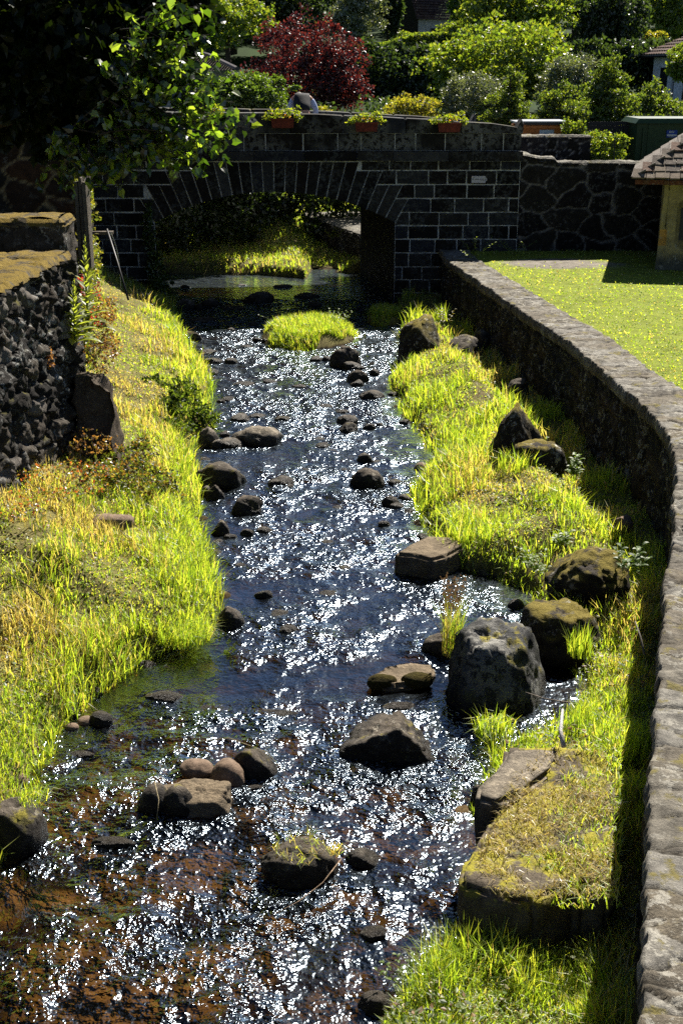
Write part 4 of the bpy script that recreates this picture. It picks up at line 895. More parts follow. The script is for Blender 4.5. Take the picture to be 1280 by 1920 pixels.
tree('plum_tree', 'dark red-leaved plum tree behind the middle of the bridge', 578, 22, 235, 262, 35, 'red', 17000, .085, 16, depth=.6, clump=.26)
tree('rounded_shrub', 'rounded bright green shrub left of the red tree behind the parapet', 478, 128, 230, 190, 31.5, 'mid', 14000, .07, 10, 'shrub', depth=.5)
tree('rounded_shrub', 'bright green shrub half hidden by the broadleaf tree at left', 395, 140, 235, 130, 32, 'mid', 8000, .07, 8, 'shrub', depth=.5)
tree('broadleaf_tree', 'mid green tree above the tiled roof at the upper left', 425, -30, 100, 190, 56, 'yg', 9000, .17, 12)
tree('broadleaf_tree', 'dark tree rising behind the red plum tree', 530, -60, 110, 200, 78, 'dark', 7000, .26, 12)
tree('broadleaf_tree', 'dark tree at the top left behind the tiled roof', 330, -60, 120, 260, 74, 'dark', 7000, .26, 12)
tree('silver_tree', 'silvery green tree left of the stone barn on the hill', 668, -25, 84, 125, 70, 'silver', 9000, .16, 12, mt=M['silverleaf'])
tree('dark_evergreen', 'dark evergreen mass against the left side of the stone barn', 728, -45, 80, 60, 84, 'dark', 5000, .25, 10)
tree('clipped_bush', 'small round bush in front of the stone barn', 758, 56, 82, 38, 66, 'yg', 1500, .12, 5, 'bush')
tree('clipped_bush', 'round bright bush at the right end of the stone barn', 842, 42, 92, 64, 64, 'yg', 3000, .13, 7, 'bush')
tree('clipped_bush', 'low round bush at the right end of the long hedge', 872, 72, 110, 62, 60, 'yg', 2500, .13, 7, 'bush')
tree('walnut_tree', 'large bright green tree spreading above the right end of the bridge', 950, 42, 225, 300, 43, 'yg', 24000, .14, 22, clump=.28)
tree('broadleaf_tree', 'tall yellow-green tree behind the large tree, top centre right', 985, -70, 90, 250, 62, 'yg', 12000, .2, 14)
tree('broadleaf_tree', 'light green tree right of the stone barn at the top edge', 890, -60, 60, 120, 80, 'mid', 6000, .22, 10)
tree('willow_shrub', 'silvery willow shrub behind the parapet right end', 893, 128, 235, 150, 33.5, 'silver', 9000, .07, 12, 'shrub', mt=M['silverleaf'])
tree('willow_shrub', 'silvery willow shrub above the orange bin', 1060, 92, 215, 130, 37.5, 'silver', 9000, .08, 12, 'shrub', mt=M['silverleaf'])
tree('young_spruce', 'small dark spruce standing left of the orange bin', 955, 132, 240, 95, 30.5, 'con', 9000, .06, 9, 'tree', cone=True)
tree('conifer', 'feathery dark conifer behind the mesh fence', 1145, 108, 260, 170, 30.8, 'con', 14000, .08, 12, 'tree', cone=True)
tree('conifer', 'feathery green conifer behind the green cabinet', 1240, 150, 250, 150, 33, 'con', 11000, .08, 12, 'tree', cone=True)
tree('conifer', 'green conifer directly behind the orange bin', 1050, 155, 245, 130, 30, 'con', 9000, .07, 10, 'tree', cone=True)
tree('dark_evergreen', 'big black-green tree at the upper right, left of the white house', 1160, -50, 125, 165, 58, 'dark', 12000, .17, 14)
tree('broadleaf_tree', 'yellow-green tree at the top right corner', 1262, -50, 85, 100, 66, 'yg', 7000, .18, 10)
tree('gold_shrub', 'pale yellow shrub at the left corner of the white house', 1226, 62, 92, 44, 57, 'gold', 2000, .11, 7, 'shrub')
tree('leafy_bush', 'bright bush in front of the white house at the right edge', 1288, 78, 165, 84, 40, 'yg', 7000, .1, 9, 'bush')
tree('gold_shrub', 'low yellow-green shrub behind the parapet between the flower boxes', 775, 172, 235, 120, 30.5, 'gold', 3600, .08, 9, 'shrub')
tree('leafy_bush', 'sunlit leafy bush between the orange bin and the green cabinet', 1118, 240, 318, 150, 26.9, 'yg', 8000, .06, 10, 'bush', depth=.45)
tree('leafy_bush', 'small bright weed bush behind the orange bin right side', 1072, 222, 300, 60, 26.6, 'yg', 2600, .055, 6, 'bush', depth=.5)
tree('leafy_bush', 'small bright sprig of leaves right of the person on the bridge', 606, 200, 222, 36, 28.8, 'gold', 350, .06, 4, 'bush', trunk=False)
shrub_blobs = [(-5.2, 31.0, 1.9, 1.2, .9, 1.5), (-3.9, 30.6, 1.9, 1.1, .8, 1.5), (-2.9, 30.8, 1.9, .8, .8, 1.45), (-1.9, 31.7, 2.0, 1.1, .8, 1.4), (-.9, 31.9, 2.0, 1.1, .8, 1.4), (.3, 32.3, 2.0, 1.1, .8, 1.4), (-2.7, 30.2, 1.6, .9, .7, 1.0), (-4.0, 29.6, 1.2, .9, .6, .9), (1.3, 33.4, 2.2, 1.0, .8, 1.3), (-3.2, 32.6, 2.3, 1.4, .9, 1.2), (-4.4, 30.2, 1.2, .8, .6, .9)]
th = empty('thicket', (-2.5, 32.5, 1), 'dark shaded thicket on the bank seen through the arch', 'bush')  # added shrubs, kept below the parapet line, to shade the bank behind
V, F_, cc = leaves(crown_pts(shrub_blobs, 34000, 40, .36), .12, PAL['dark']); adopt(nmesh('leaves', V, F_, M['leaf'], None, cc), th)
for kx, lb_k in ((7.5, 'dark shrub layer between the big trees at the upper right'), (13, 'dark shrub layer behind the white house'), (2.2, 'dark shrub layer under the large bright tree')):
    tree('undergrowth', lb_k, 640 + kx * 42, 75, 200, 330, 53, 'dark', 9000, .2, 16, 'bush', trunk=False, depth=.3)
hedge = empty('hedge', tuple(Q(775, 165, 60)), 'long tall clipped hedge below the stone barn on the hill', 'hedge')
a, b_ = Q(672, 88, 60), Q(880, 160, 60); n = 22000
fx_ = rng.random(n); s_ = rng.random(n); topz = a[2] + .25 * (fbm(fx_ * 12, fx_ * 0, s=8) - .5) + .5 * ss(fx_ * 1.6) ; px3 = a[0] + (b_[0] - a[0]) * fx_
frn = s_ < .6; pz = np.where(frn, b_[2] - .3 + (topz - b_[2] + .3) * rng.random(n), topz); py3 = np.where(frn, 59.2 + .22 * fbm(px3 * 2, pz * 2, s=7), 59.2 + 2.2 * rng.random(n)) + rng.normal(0, .06, n)
V, F_, cc = leaves(np.c_[px3, py3, pz], .14, PAL['yg']); adopt(nmesh('foliage', V, F_, M['leaf'], None, cc), hedge)
hb_ = MB(); hb_.box((a[0] + .1, 59.4, 2.9), (b_[0] - .1, 61.2, a[2] + .05), (.01, .012, .005)); adopt(hb_.build('inner_branches', M['bark']), hedge)
# filler wood on the hillside
protos = []
for k, pl_ in enumerate(('mid', 'dark', 'yg', 'dark')):
    blobs = [(0, 0, 5.2, 2.2, 2.2, 2.6)] + [(1.7 * math.cos(j * 1.1 + k), 1.7 * math.sin(j * 1.1 + k), 5.2 + 2.2 * math.sin(j * 2.3 + k), 1.2, 1.2, 1.3) for j in range(10)]
    V, F_, cc = leaves(crown_pts(blobs, 4200, 20, .33), .34, PAL[pl_]); cr_ = nmesh('crown', V, F_, M['leaf'], None, cc)
    tk = trunk_mesh((0, 0, -.3), (0, 0, 5.5), .28, [b2[:3] for b2 in blobs[1:6]]).build('trunk', M['bark'], None, True)
    protos.append((cr_, tk))
cnt = 0
for row, (D, st_) in enumerate(((82, 6.0), (90, 5.2), (98, 5.2), (107, 5.2), (118, 6.5))):
    for xx in np.arange(-.36 * D, .36 * D, st_):
        xx += rng.uniform(-1.5, 1.5); d_ = D + rng.uniform(-2.5, 2.5)
        if row == 0 and (xx > 3 and xx < 11): continue
        if row == 1 and (xx > 2 and xx < 11): continue
        cr_, tk = protos[rng.integers(4)]; s_ = rng.uniform(.8, 1.25)
        o = empty('woodland_tree', (xx, d_, float(H(xx, d_))), 'leafy tree in the dense wood that climbs the hillside', 'tree', 'trees of the wood on the hillside'); o.scale = (s_, s_, s_ * rng.uniform(.9, 1.3)); o.rotation_euler = (0, 0, rng.uniform(0, 6.28))
        for q in (cr_, tk):
            c2 = q.copy(); C.objects.link(c2); c2.parent = o
        cnt += 1
for cr_, tk in protos: bpy.data.objects.remove(cr_); bpy.data.objects.remove(tk)

# linden hanging over the left bank
ln_ = empty('linden_tree', (-4.4, 9.6, 1.2), 'large broadleaf tree overhanging from the left, its shaded leaves edged with light', 'tree')
lb_ = [(110, 40, 200, 10.2), (250, 60, 130, 9.8), (40, 150, 110, 9.6), (150, 165, 100, 9.8), (245, 170, 70, 9.4), (310, 60, 80, 9.6), (30, 90, 120, 9.3), (150, 90, 140, 9.3), (90, 215, 50, 9.5), (190, 215, 50, 9.5), (330, -20, 80, 9.8)]
blobs = []
for a, b2, r_, D in lb_: c_ = Q(a, b2, D); s_ = r_ * mpp(c_); blobs.append((c_[0], c_[1], c_[2], s_, s_ * .9, s_))
pts = crown_pts(blobs, 21000, 14, .38, .3)
up_ = crown_pts([(-3.6, 10.8, 7.6, 2.2, 1.8, 1.6), (-5, 10, 6.5, 2, 2, 2), (-3.0, 11.3, 6.0, 1.3, .8, 1.0), (-3.6, 10.4, 5.2, 1.2, .7, 1.2)], 17000, 22, .4, .35)
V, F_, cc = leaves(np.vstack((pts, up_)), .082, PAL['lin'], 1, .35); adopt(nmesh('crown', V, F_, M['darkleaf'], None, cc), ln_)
tw = MB(); lp = []                                     # shoots over the stream, sunlit fringe and dark gaps put into leaf colours
for k in range(205):
    q = rng.random(); a0 = 215 + rng.uniform(-30, 85) * (1 if q > .25 else .5); b0 = rng.uniform(20, 265)
    if q < .25: a0 = rng.uniform(90, 260); b0 = rng.uniform(235, 280)
    an = rng.normal(.30, .45) if q >= .2 else rng.normal(1.2, .5); L_ = rng.uniform(40, 150) * (1.25 if 130 < b0 < 260 and q >= .2 else .8); lim = 1
    a1, b1 = a0 + L_ * math.cos(an), b0 + L_ * math.sin(an)
    if a1 > 405 and b1 < 110 and b1 > 60: a1 = 405
    b1 = min(b1, 355 if a1 < 230 else 320)
    D0 = 9.2 + rng.uniform(-.5, .4); p0, p1 = Q(a0, b0, D0 + .1), Q(a1, b1, D0 - rng.uniform(0, .35)); pm = (p0 + p1) / 2 + (0, 0, .05)
    ts = np.linspace(0, 1, 7); pts_ = np.array([(1 - t_) ** 2 * p0 + 2 * t_ * (1 - t_) * pm + t_ * t_ * p1 for t_ in ts]); tw.tube(pts_, np.linspace(.006, .0018, 7), (.05, .04, .02), 4)
    n_ = max(4, int(np.linalg.norm(p1 - p0) / .034)); tq = np.sort(rng.uniform(.1, 1.03, n_))
    for t_ in tq: lp.append((1 - t_) ** 2 * p0 + 2 * t_ * (1 - t_) * pm + t_ * t_ * p1 + rng.normal(0, .022, 3))
lp = np.array(lp)
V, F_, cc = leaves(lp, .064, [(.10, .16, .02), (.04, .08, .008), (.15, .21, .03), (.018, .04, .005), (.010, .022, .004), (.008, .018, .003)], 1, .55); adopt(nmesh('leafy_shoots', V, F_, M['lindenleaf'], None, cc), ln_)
adopt(tw.build('twigs', M['bark']), ln_)
adopt(trunk_mesh((-4.4, 9.6, 1.0), (-4.1, 9.9, 6.8), .2, [tuple(b2[:3]) for b2 in blobs]).build('trunk', M['bark'], None, True), ln_)

# plants ------------------------------------------------------------------
def lens(mb, base, d, L, W_, droop, col, k=6):
    base = np.array(base, float); d = np.array(d, float); d /= np.linalg.norm(d); w = np.cross(d, (0, 0, 1)); w = w / (np.linalg.norm(w) + 1e-6)
    V = []; p = base.copy()
    for i in range(k + 1):
        t_ = i / k; hw = W_ * .5 * math.sin(math.pi * min(1, t_ * .93 + .07)) ** .8 * (1 if t_ < 1 else 0); V += [p - w * hw + (0, 0, hw * .35), p, p + w * hw + (0, 0, hw * .35)]
        p = p + d * L / k; d = d - np.array((0, 0, droop / k)); d /= np.linalg.norm(d)
    i = np.arange(k) * 3; mb.add(V, [np.vstack((np.c_[i, i + 1, i + 4, i + 3], np.c_[i + 1, i + 2, i + 5, i + 4]))], col)
def mullein(label, px, py, Yd, hgt, big):
    b_ = Q(px, py, Yd); o = empty('mullein', b_, label, 'plant'); m1 = MB(); m2 = MB(); m1.tube([b_, b_ + (.01, 0, hgt * .5), b_ + (.03, 0, hgt)], np.array((.014, .01, .005)), (.13, .16, .05), 6)
    for k in range(46):
        t_ = (k / 46) ** 1.1; a = k * 2.4; L_ = big * (1 - t_) ** 1.3 + .035; e = .35 + t_ * .9
        lens(m2, b_ + (.03 * t_, 0, hgt * t_ * .97), (math.cos(a) * math.cos(e), math.sin(a) * math.cos(e), math.sin(e)), L_, L_ * .34 + .006, .9 * (1 - t_), np.array((.20, .24, .05)) * rng.uniform(.8, 1.15))
    adopt(m1.build('stem', M['grass']), o); adopt(m2.build('leaves', M['grass']), o); return o
mullein('tall mullein spike with broad pale leaves at the garden wall end, the taller one', 166, 620, 12.6, .98, .27)
mullein('shorter mullein with a broad leaf rosette against the garden wall face', 142, 642, 12.2, .64, .25)
def shrub(name, label, blobs, n, leaf, cols, cat='bush', mt='leaf', stem=True, flat=0, shape=0):
    c0 = blobs[0]; o = empty(name, (c0[0], c0[1], c0[2] - c0[5]), label, cat); V, F_, cc = leaves(crown_pts(blobs, n, 18, .33), leaf, cols, shape, 0, flat)
    adopt(nmesh('leaves', V, F_, M[mt], None, cc), o)
    if stem:
        s_ = MB()
        for b2 in blobs[:6]:
            for j in range(3): s_.tube([(c0[0] + rng.normal(0, .03), c0[1], c0[2] - c0[5] * .95), (b2[0] + rng.normal(0, .5) * b2[3], b2[1] + rng.normal(0, .5) * b2[4], b2[2] + rng.normal(0, .5) * b2[5])], np.array((.006, .002)), (.06, .04, .03), 4)
        adopt(s_.build('stems', M['bark']), o)
    return o
def blb(lst, Yoff=0):
    out = []
    for a, b2, r_, z_ in lst:
        c_ = P(a, b2, z_); s_ = r_ * mpp(c_); out.append((c_[0], c_[1] + Yoff, c_[2], s_, s_, s_ * .8))
    return out
shrub('waterside_bush', 'dark leafy bush leaning over the water from the left bank', blb([(335, 770, 40, .3), (305, 765, 34, .3), (370, 778, 26, .2), (345, 735, 34, .35), (290, 725, 30, .4), (395, 785, 16, .12), (320, 800, 30, .2)]), 3800, .055, [(.03, .055, .012), (.05, .08, .016), (.07, .10, .02)], mt='darkleaf')
shrub('bramble', 'low bramble patch on the left bank above the flat tan slab', blb([(240, 880, 46, .65), (290, 900, 40, .4), (200, 890, 36, .75), (320, 925, 26, .25), (255, 930, 34, .5), (265, 850, 30, .5)]), 3000, .045, [(.06, .09, .015), (.10, .12, .02), (.16, .10, .03)])
shrub('ivy', 'ivy and weeds hanging on the river side of the stone house', [(-3.42 - .17 * (q - 15.5) + .1, q, z_, .2, .5, .32) for q, z_ in ((16.2, 2.9), (16.0, 2.4), (17.2, 2.5), (18.0, 1.9), (17, 1.7), (19, 1.6), (16.2, 1.5), (20.2, 1.5), (21.5, 1.3), (18.5, 2.5), (15.6, 2.2), (15.7, 1.8), (15.4, 1.5), (15.0, 1.2), (16.6, 2.1))], 7000, .06, [(.12, .14, .02), (.09, .12, .02), (.17, .16, .03)], 'climbing plant', stem=False)
shrub('ivy', 'dark ivy climbing the left abutment corner of the bridge', [(-3.85, BY - .1, 1.3, .14, .1, .3), (-3.8, BY - .1, .95, .16, .12, .3), (-3.75, BY - .15, .55, .2, .15, .25), (-3.85, BY - .1, 1.7, .1, .1, .2), (-3.65, BY - .25, .3, .25, .2, .2)], 1500, .07, [(.05, .09, .015), (.08, .12, .02)], 'climbing plant', stem=False)
shrub('red_valerian', 'red-flowered plant clinging beside the mulleins', [(*Q(157, 540, 12.9), .05, .1, .16), (*Q(182, 545, 13.2), .05, .08, .1), (*Q(186, 590, 13.2), .12, .12, .14)], 420, .03, [(.30, .02, .03), (.22, .015, .03), (.25, .06, .04)], 'plant', stem=False)
shrub('dry_weeds', 'reddish dried weeds on top of the concrete buttress', [(*Q(200, 600, 12.9), .14, .3, .35), (*Q(190, 660, 12.7), .2, .2, .2), (*Q(170, 830, 11.8), .3, .2, .12), (*Q(205, 650, 12.6), .14, .14, .14)], 1500, .035, [(.16, .08, .04), (.12, .10, .03), (.22, .12, .06)], 'plant', stem=False)
shrub('dry_weeds', 'rust-coloured dead fern tuft growing out of the garden wall face', [(*Q(92, 675, 11.5), .05, .05, .09)], 160, .03, [(.25, .12, .06), (.2, .1, .05)], 'plant', stem=False)
shrub('dead_leaves', 'brown and red dead leaves mixed with weeds at the foot of the garden wall', [(*P(a, b2, z_), .32, .22, .06) for a, b2, z_ in ((40, 890, 1.0), (110, 880, 1.0), (170, 880, .9), (80, 930, .95), (20, 960, 1.0), (140, 910, .9))], 1500, .03, [(.2, .11, .04), (.22, .17, .06), (.14, .17, .03), (.12, .14, .03), (.26, .07, .03)], 'plant', stem=False)
def herb(label, px, py, z_, n, hgt, spread, leaf, col=(.13, .2, .03), cat='plant', name='leafy_plant'):
    c_ = P(px, py, z_); o = empty(name, c_, label, cat); s1, s2 = MB(), MB()
    for k in range(n):
        tp = c_ + np.array((rng.normal(0, spread), rng.normal(0, spread), hgt * rng.uniform(.6, 1.1))); b0 = c_ + np.array((rng.normal(0, spread * .3), rng.normal(0, spread * .3), 0)); s1.tube([b0, (b0 + tp) / 2 + (0, 0, .01), tp], .0025, (.1, .12, .03), 4)
        for j in range(9):
            t_ = .25 + .75 * j / 8; a = j * 2.4 + k; e = .5; lens(s2, b0 + (tp - b0) * t_, (math.cos(a) * math.cos(e), math.sin(a) * math.cos(e), math.sin(e)), leaf * (1.15 - .5 * t_), leaf * .42, .7, np.array(col) * rng.uniform(.8, 1.25), 4)
    adopt(s1.build('stems', M['grass']), o); adopt(s2.build('leaves', M['grass']), o); return o
herb('mint-like plant with paired leaves at the bottom right water edge', 850, 1800, .05, 7, .22, .05, .055)
herb('little leafy plant left of the bottom right grass mound', 762, 1850, .02, 6, .16, .07, .04)
herb('nettle-like leafy plant in the shadow beside the mossy boulder', 1170, 1080, .45, 6, .3, .1, .09, (.08, .14, .02))
herb('broad-leaved weed on the grass above the brown mossy boulder', 1050, 1030, .55, 4, .14, .06, .1, (.17, .24, .03))
herb('leafy weed at the left foot of the low moss-topped boulder', 1075, 900, .35, 7, .25, .12, .09, (.12, .19, .03))
herb('weeds with rusty tips by the upstream boulders', 835, 612, .45, 6, .3, .14, .07, (.14, .12, .03))
herb('sprouting herb on the upstream side of the islet', 635, 615, .12, 8, .32, .12, .07)
herb('dark sprouting herb standing in shadow left of the islet', 530, 610, .03, 8, .3, .16, .07, (.07, .12, .02))
herb('thin weeds at the foot of the bridge beside the coping end', 890, 490, 1.0, 7, .42, .25, .07, (.15, .2, .04))
herb('sparse weeds at the foot of the tall rubble wall', 970, 478, 1.0, 6, .35, .3, .07, (.15, .2, .04))
herb('fern-like plant hanging from the wall seen through the arch', 625, 450, .9, 7, .25, .15, .1, (.2, .24, .06), name='fern')
herb('fern by the brown mossy boulder at the water side', 1010, 1080, .2, 9, .22, .1, .07, (.15, .22, .03), name='fern')

# low broad-leaved weeds between the grasses
for (x0, x1, fn_, sd_, n_, lb_w) in ((-5, -.9, ml, 71, 26000, 'low broad-leaved weeds among the left bank grass'), (.2, 3.9, mr, 73, 30000, 'low broad-leaved weeds among the right bank grass')):
    x, y = sample(n_, x0, x1, 4, 25, lambda a_, b2: (fn_(a_, b2) > .1) * ss((fbm(a_ * 2.6, b2 * 2.6, s=sd_) - .5) / .1))
    V, F_, cc = leaves(np.c_[x, y, H(x, y) + rng.uniform(.0, .11, len(x))], .034, [(.10, .15, .03), (.16, .20, .04), (.07, .11, .025), (.22, .20, .07), (.24, .13, .06)], 0, 0, .6); V = V
    tag(nmesh('weeds', V, F_, M['grass'], None, cc), lb_w, kind='stuff')
# sticks
def stick(label, pts, r, col, name='stick'):
    b_ = MB(); pts = np.array(pts); b_.tube(pts, np.linspace(r, r * .5, len(pts)), col, 6); return tag(b_.build(name, M['wood'], None, True), label, 'stick')
stick('white bleached stick leaning on the slab edge in the grass', [P(1056, 1400, .58), P(1050, 1370, .63), P(1054, 1330, .68)], .016, (.55, .53, .5))
stick('thin grey stick lying across the right grass', [P(1068, 1318, .5), P(1020, 1310, .52), P(985, 1298, .5)], .006, (.2, .17, .14))
stick('pale stick standing in the wall shadow', [P(1207, 1228, .6), P(1200, 1195, .68), P(1190, 1165, .74)], .009, (.2, .18, .15))
stick('dark twig lying on the dry left bank', [P(85, 1125, .7), P(55, 1100, .76), P(15, 1075, .8)], .006, (.08, .06, .04))
stick('bent reed stalk floating behind the cobble cluster', [P(368, 1392, .05), P(430, 1384, .07), P(500, 1410, .06), P(535, 1450, .02)], .004, (.3, .25, .15))
stick('pale twig trailing downstream of the midstream boulder', [P(640, 1610, .15), P(605, 1655, .06), P(560, 1690, .03), P(500, 1722, .01)], .004, (.35, .25, .17))
stick('dead stalk drooping over the sandy rock', [P(290, 1465, .2), P(298, 1500, .12), P(293, 1545, .02)], .004, (.4, .33, .2))

# ------------------------------------------------------------------ things on and around the bridge
M['terracotta'] = plain('terracotta', (.13, .022, .012), .75, sc=14, var=.5); M['soil'] = plain('soil', (.04, .03, .02), .95)
for k, (pxc, yb) in enumerate(((388, 234), (530, 240), (687, 247), (842, 248))):
    c_ = Q(pxc, yb, BY - .22); w_ = .44 if k else .36
    o = empty('flower_box', c_, ['terracotta flower box nearly hidden by the overhanging leaves', 'terracotta flower box with yellow-orange blooms below the person', 'terracotta flower box on the middle of the parapet, right of the person', 'rightmost terracotta flower box near the rounded parapet end'][k], 'flower box')
    b_ = MB(); x0, x1 = c_[0] - w_ / 2, c_[0] + w_ / 2; y0, y1 = BY - .24, BY - .05; z0, z1 = c_[2], c_[2] + .17
    i_ = .02
    b_.add([(x0 + i_, y0 + i_, z0), (x1 - i_, y0 + i_, z0), (x1 - i_, y1 - i_, z0), (x0 + i_, y1 - i_, z0), (x0, y0, z1), (x1, y0, z1), (x1, y1, z1), (x0, y1, z1), (x0 + i_, y0 + i_, z1), (x1 - i_, y0 + i_, z1), (x1 - i_, y1 - i_, z1), (x0 + i_, y1 - i_, z1), (x0 + i_, y0 + i_, z1 - .03), (x1 - i_, y0 + i_, z1 - .03), (x1 - i_, y1 - i_, z1 - .03), (x0 + i_, y1 - i_, z1 - .03)],
           [[(0, 3, 2, 1), (0, 1, 5, 4), (1, 2, 6, 5), (2, 3, 7, 6), (3, 0, 4, 7), (4, 5, 9, 8), (5, 6, 10, 9), (6, 7, 11, 10), (7, 4, 8, 11), (8, 9, 13, 12), (9, 10, 14, 13), (10, 11, 15, 14), (11, 8, 12, 15)]])
    b_.box((x0 - .012, y0 - .012, z1 - .022), (x1 + .012, y0 - .001, z1 + .006)); adopt(b_.build('box', M['terracotta']), o)
    b2 = MB(); b2.box((x0 + .022, y0 + .022, z1 - .05), (x1 - .022, y1 - .022, z1 - .012)); adopt(b2.build('soil', M['soil']), o)
    V, F_, cc = leaves(crown_pts([(c_[0] + q, BY - .15, z1 + .09 + .03 * math.sin(q * 9), .15, .12, .10) for q in (-.2, 0, .2)] + [(c_[0] - .3, BY - .16, z1 + .03, .08, .06, .06), (c_[0] + .28, BY - .16, z1 + .04, .08, .06, .08)], 420, 12, .35), .05, [(.17, .22, .02), (.22, .24, .03), (.1, .15, .02)]); adopt(nmesh('leaves', V, F_, M['grass'], None, cc), o)
    V, F_, cc = leaves(crown_pts([(c_[0], BY - .19, z1 + .07, .2, .08, .05)], 26, 8, .3), .035, [(.5, .2, .03), (.45, .28, .05)]); adopt(nmesh('flowers', V, F_, M['grass'], None, cc), o)
# plaque
M['enamel'] = plain('enamel', (.42, .40, .44), .45, bump=0, var=.06); M['ink'] = plain('ink', (.05, .05, .06), .6, bump=0)
a = Q(883, 343, BY - .03); b2 = Q(913, 330, BY - .03); w_, h_ = b2[0] - a[0], b2[2] - a[2]
sg = empty('direction_plaque', a, 'small pale arrow-shaped plaque pointing right on the bridge masonry', 'sign')
s1 = MB(); s1.prism([(a[0], a[2]), (a[0] + w_ * .86, a[2]), (a[0] + w_, a[2] + h_ * .5), (a[0] + w_ * .86, a[2] + h_), (a[0], a[2] + h_)], BY - .04, BY - .022, (1, 1, 1), .002); adopt(s1.build('plate', M['enamel']), sg)
def text(body, loc, size, mt, parent, rz=0, name='lettering', ax='LEFT'):
    cu_ = bpy.data.curves.new(name, 'FONT'); cu_.body = body; cu_.size = size; cu_.extrude = .0008; cu_.align_x = ax
    to = bpy.data.objects.new(name, cu_); C.objects.link(to); dg = bpy.context.evaluated_depsgraph_get(); me_ = bpy.data.meshes.new_from_object(to.evaluated_get(dg)); bpy.data.objects.remove(to)
    me_.materials.clear(); me_.materials.append(mt); o_ = bpy.data.objects.new(name, me_); C.objects.link(o_); o_.parent = parent; o_.location = Vector(loc) - Vector(parent.location); o_.rotation_euler = (R(90), 0, rz); return o_
mk = MB()                                  # the worn, unreadable lines of lettering: short dark strokes
for z_, xs_, hh_ in ((.70, ((.03, .055),), .022), (.46, ((.03, .06), (.068, .10), (.108, .15), (.17, .20), (.21, .25), (.26, .30)), .02), (.28, ((.18, .21), (.216, .25), (.256, .29)), .012)):
    for xa_, xb_ in xs_:
        x_ = xa_
        while x_ < xb_ - .004: mk.box((a[0] + x_, BY - .0425, a[2] + h_ * z_), (a[0] + x_ + .005, BY - .0408, a[2] + h_ * z_ + hh_)); x_ += .009
adopt(mk.build('lettering', M['ink']), sg)
s2 = MB()
for z_ in (a[2] + .012, a[2] + h_ - .012): s2.tube([(a[0] + w_ * .43, BY - .043, z_), (a[0] + w_ * .43, BY - .036, z_)], .006, (.1, .1, .1), 8)
adopt(s2.build('screws', M['ink']), sg)
# iron ring
b_ = MB(); c_ = Q(770, 571, BY - .03); 
# orange bin
M['orange'] = plain('orange_plastic', (.36, .12, .02), .5, bump=0, var=.15); M['lid'] = plain('bin_lid', (.35, .37, .40), .35, bump=0, var=.1); M['black'] = plain('black_plastic', (.015, .015, .017), .5, bump=0)
a, b2 = Q(971, 258, 26.9), Q(1062, 234, 26.9); bz = float(H(4.3, 26.9)); bn = empty('waste_container', (a[0] + .5, 27.2, bz), 'orange waste container with a grey lid and patterned sticker behind the short wall', 'waste container')
s_ = MB(); x0, x1 = a[0], b2[0]; zt_ = b2[2]; n_ = .05
s_.add([(x0 + .08, 26.98, bz + .1), (x1 - .08, 26.98, bz + .1), (x1 - .08, 27.7, bz + .1), (x0 + .08, 27.7, bz + .1), (x0, 26.9, zt_), (x1, 26.9, zt_), (x1, 27.8, zt_), (x0, 27.8, zt_)], [[(0, 3, 2, 1), (4, 5, 6, 7), (0, 1, 5, 4), (1, 2, 6, 5), (2, 3, 7, 6), (3, 0, 4, 7)]])
s_.box((x0 - .04, 26.86, zt_ - .07), (x1 + .05, 27.84, zt_ - .02)); s_.box((x0 - .05, 26.84, zt_ - .05), (x0 + .14, 26.95, zt_ + .03)); adopt(s_.build('body', M['orange']), bn)
s_ = MB(); s_.box((x0 + .1, 26.83, zt_ + .002), (x1 + .01, 26.86, zt_ + .05), jit=.002); s_.box((x0 + .1, 26.865, zt_ + .002), (x1, 27.84, zt_ + .04)); adopt(s_.build('lid_edge', M['black']), bn)
s_ = MB(); s_.box((x0 + .1, 26.84, zt_ + .053), (x1 + .005, 27.86, zt_ + .075)); s_.box((x0 - .07, 26.9, zt_ + .032), (x0 + .098, 27.8, zt_ + .065)); adopt(s_.build('lid', M['lid']), bn)
s_ = MB()
for xx in (x0 + .2, x1 - .2):
    for yy_ in (27.05, 27.65): s_.tube([(xx - .03, yy_, bz + .08), (xx + .03, yy_, bz + .08)], .08, (.1, .1, .1), 12)
adopt(s_.build('wheels', M['black']), bn)
st_m, t, b_ = mat('sticker'); geo = N(t, 'ShaderNodeNewGeometry').outputs['Position']; mp_ = N(t, 'ShaderNodeMapping'); mp_.inputs['Scale'].default_value = (22, 22, 30); t.links.new(geo, mp_.inputs['Vector']); vr = N(t, 'ShaderNodeTexVoronoi', feature='DISTANCE_TO_EDGE'); t.links.new(mp_.outputs[0], vr.inputs['Vector']); t.links.new(ramp(t, vr.outputs['Distance'], (.10, (.45, .55, .6)), (.2, (.08, .13, .16))), b_.inputs['Base Color'])
s_ = MB(); s_.box((Q(1010, 258, 26.9)[0], 26.885, zt_ - .30), (Q(1037, 258, 26.9)[0], 26.893, zt_ - .10)); adopt(s_.build('sticker', st_m), bn)
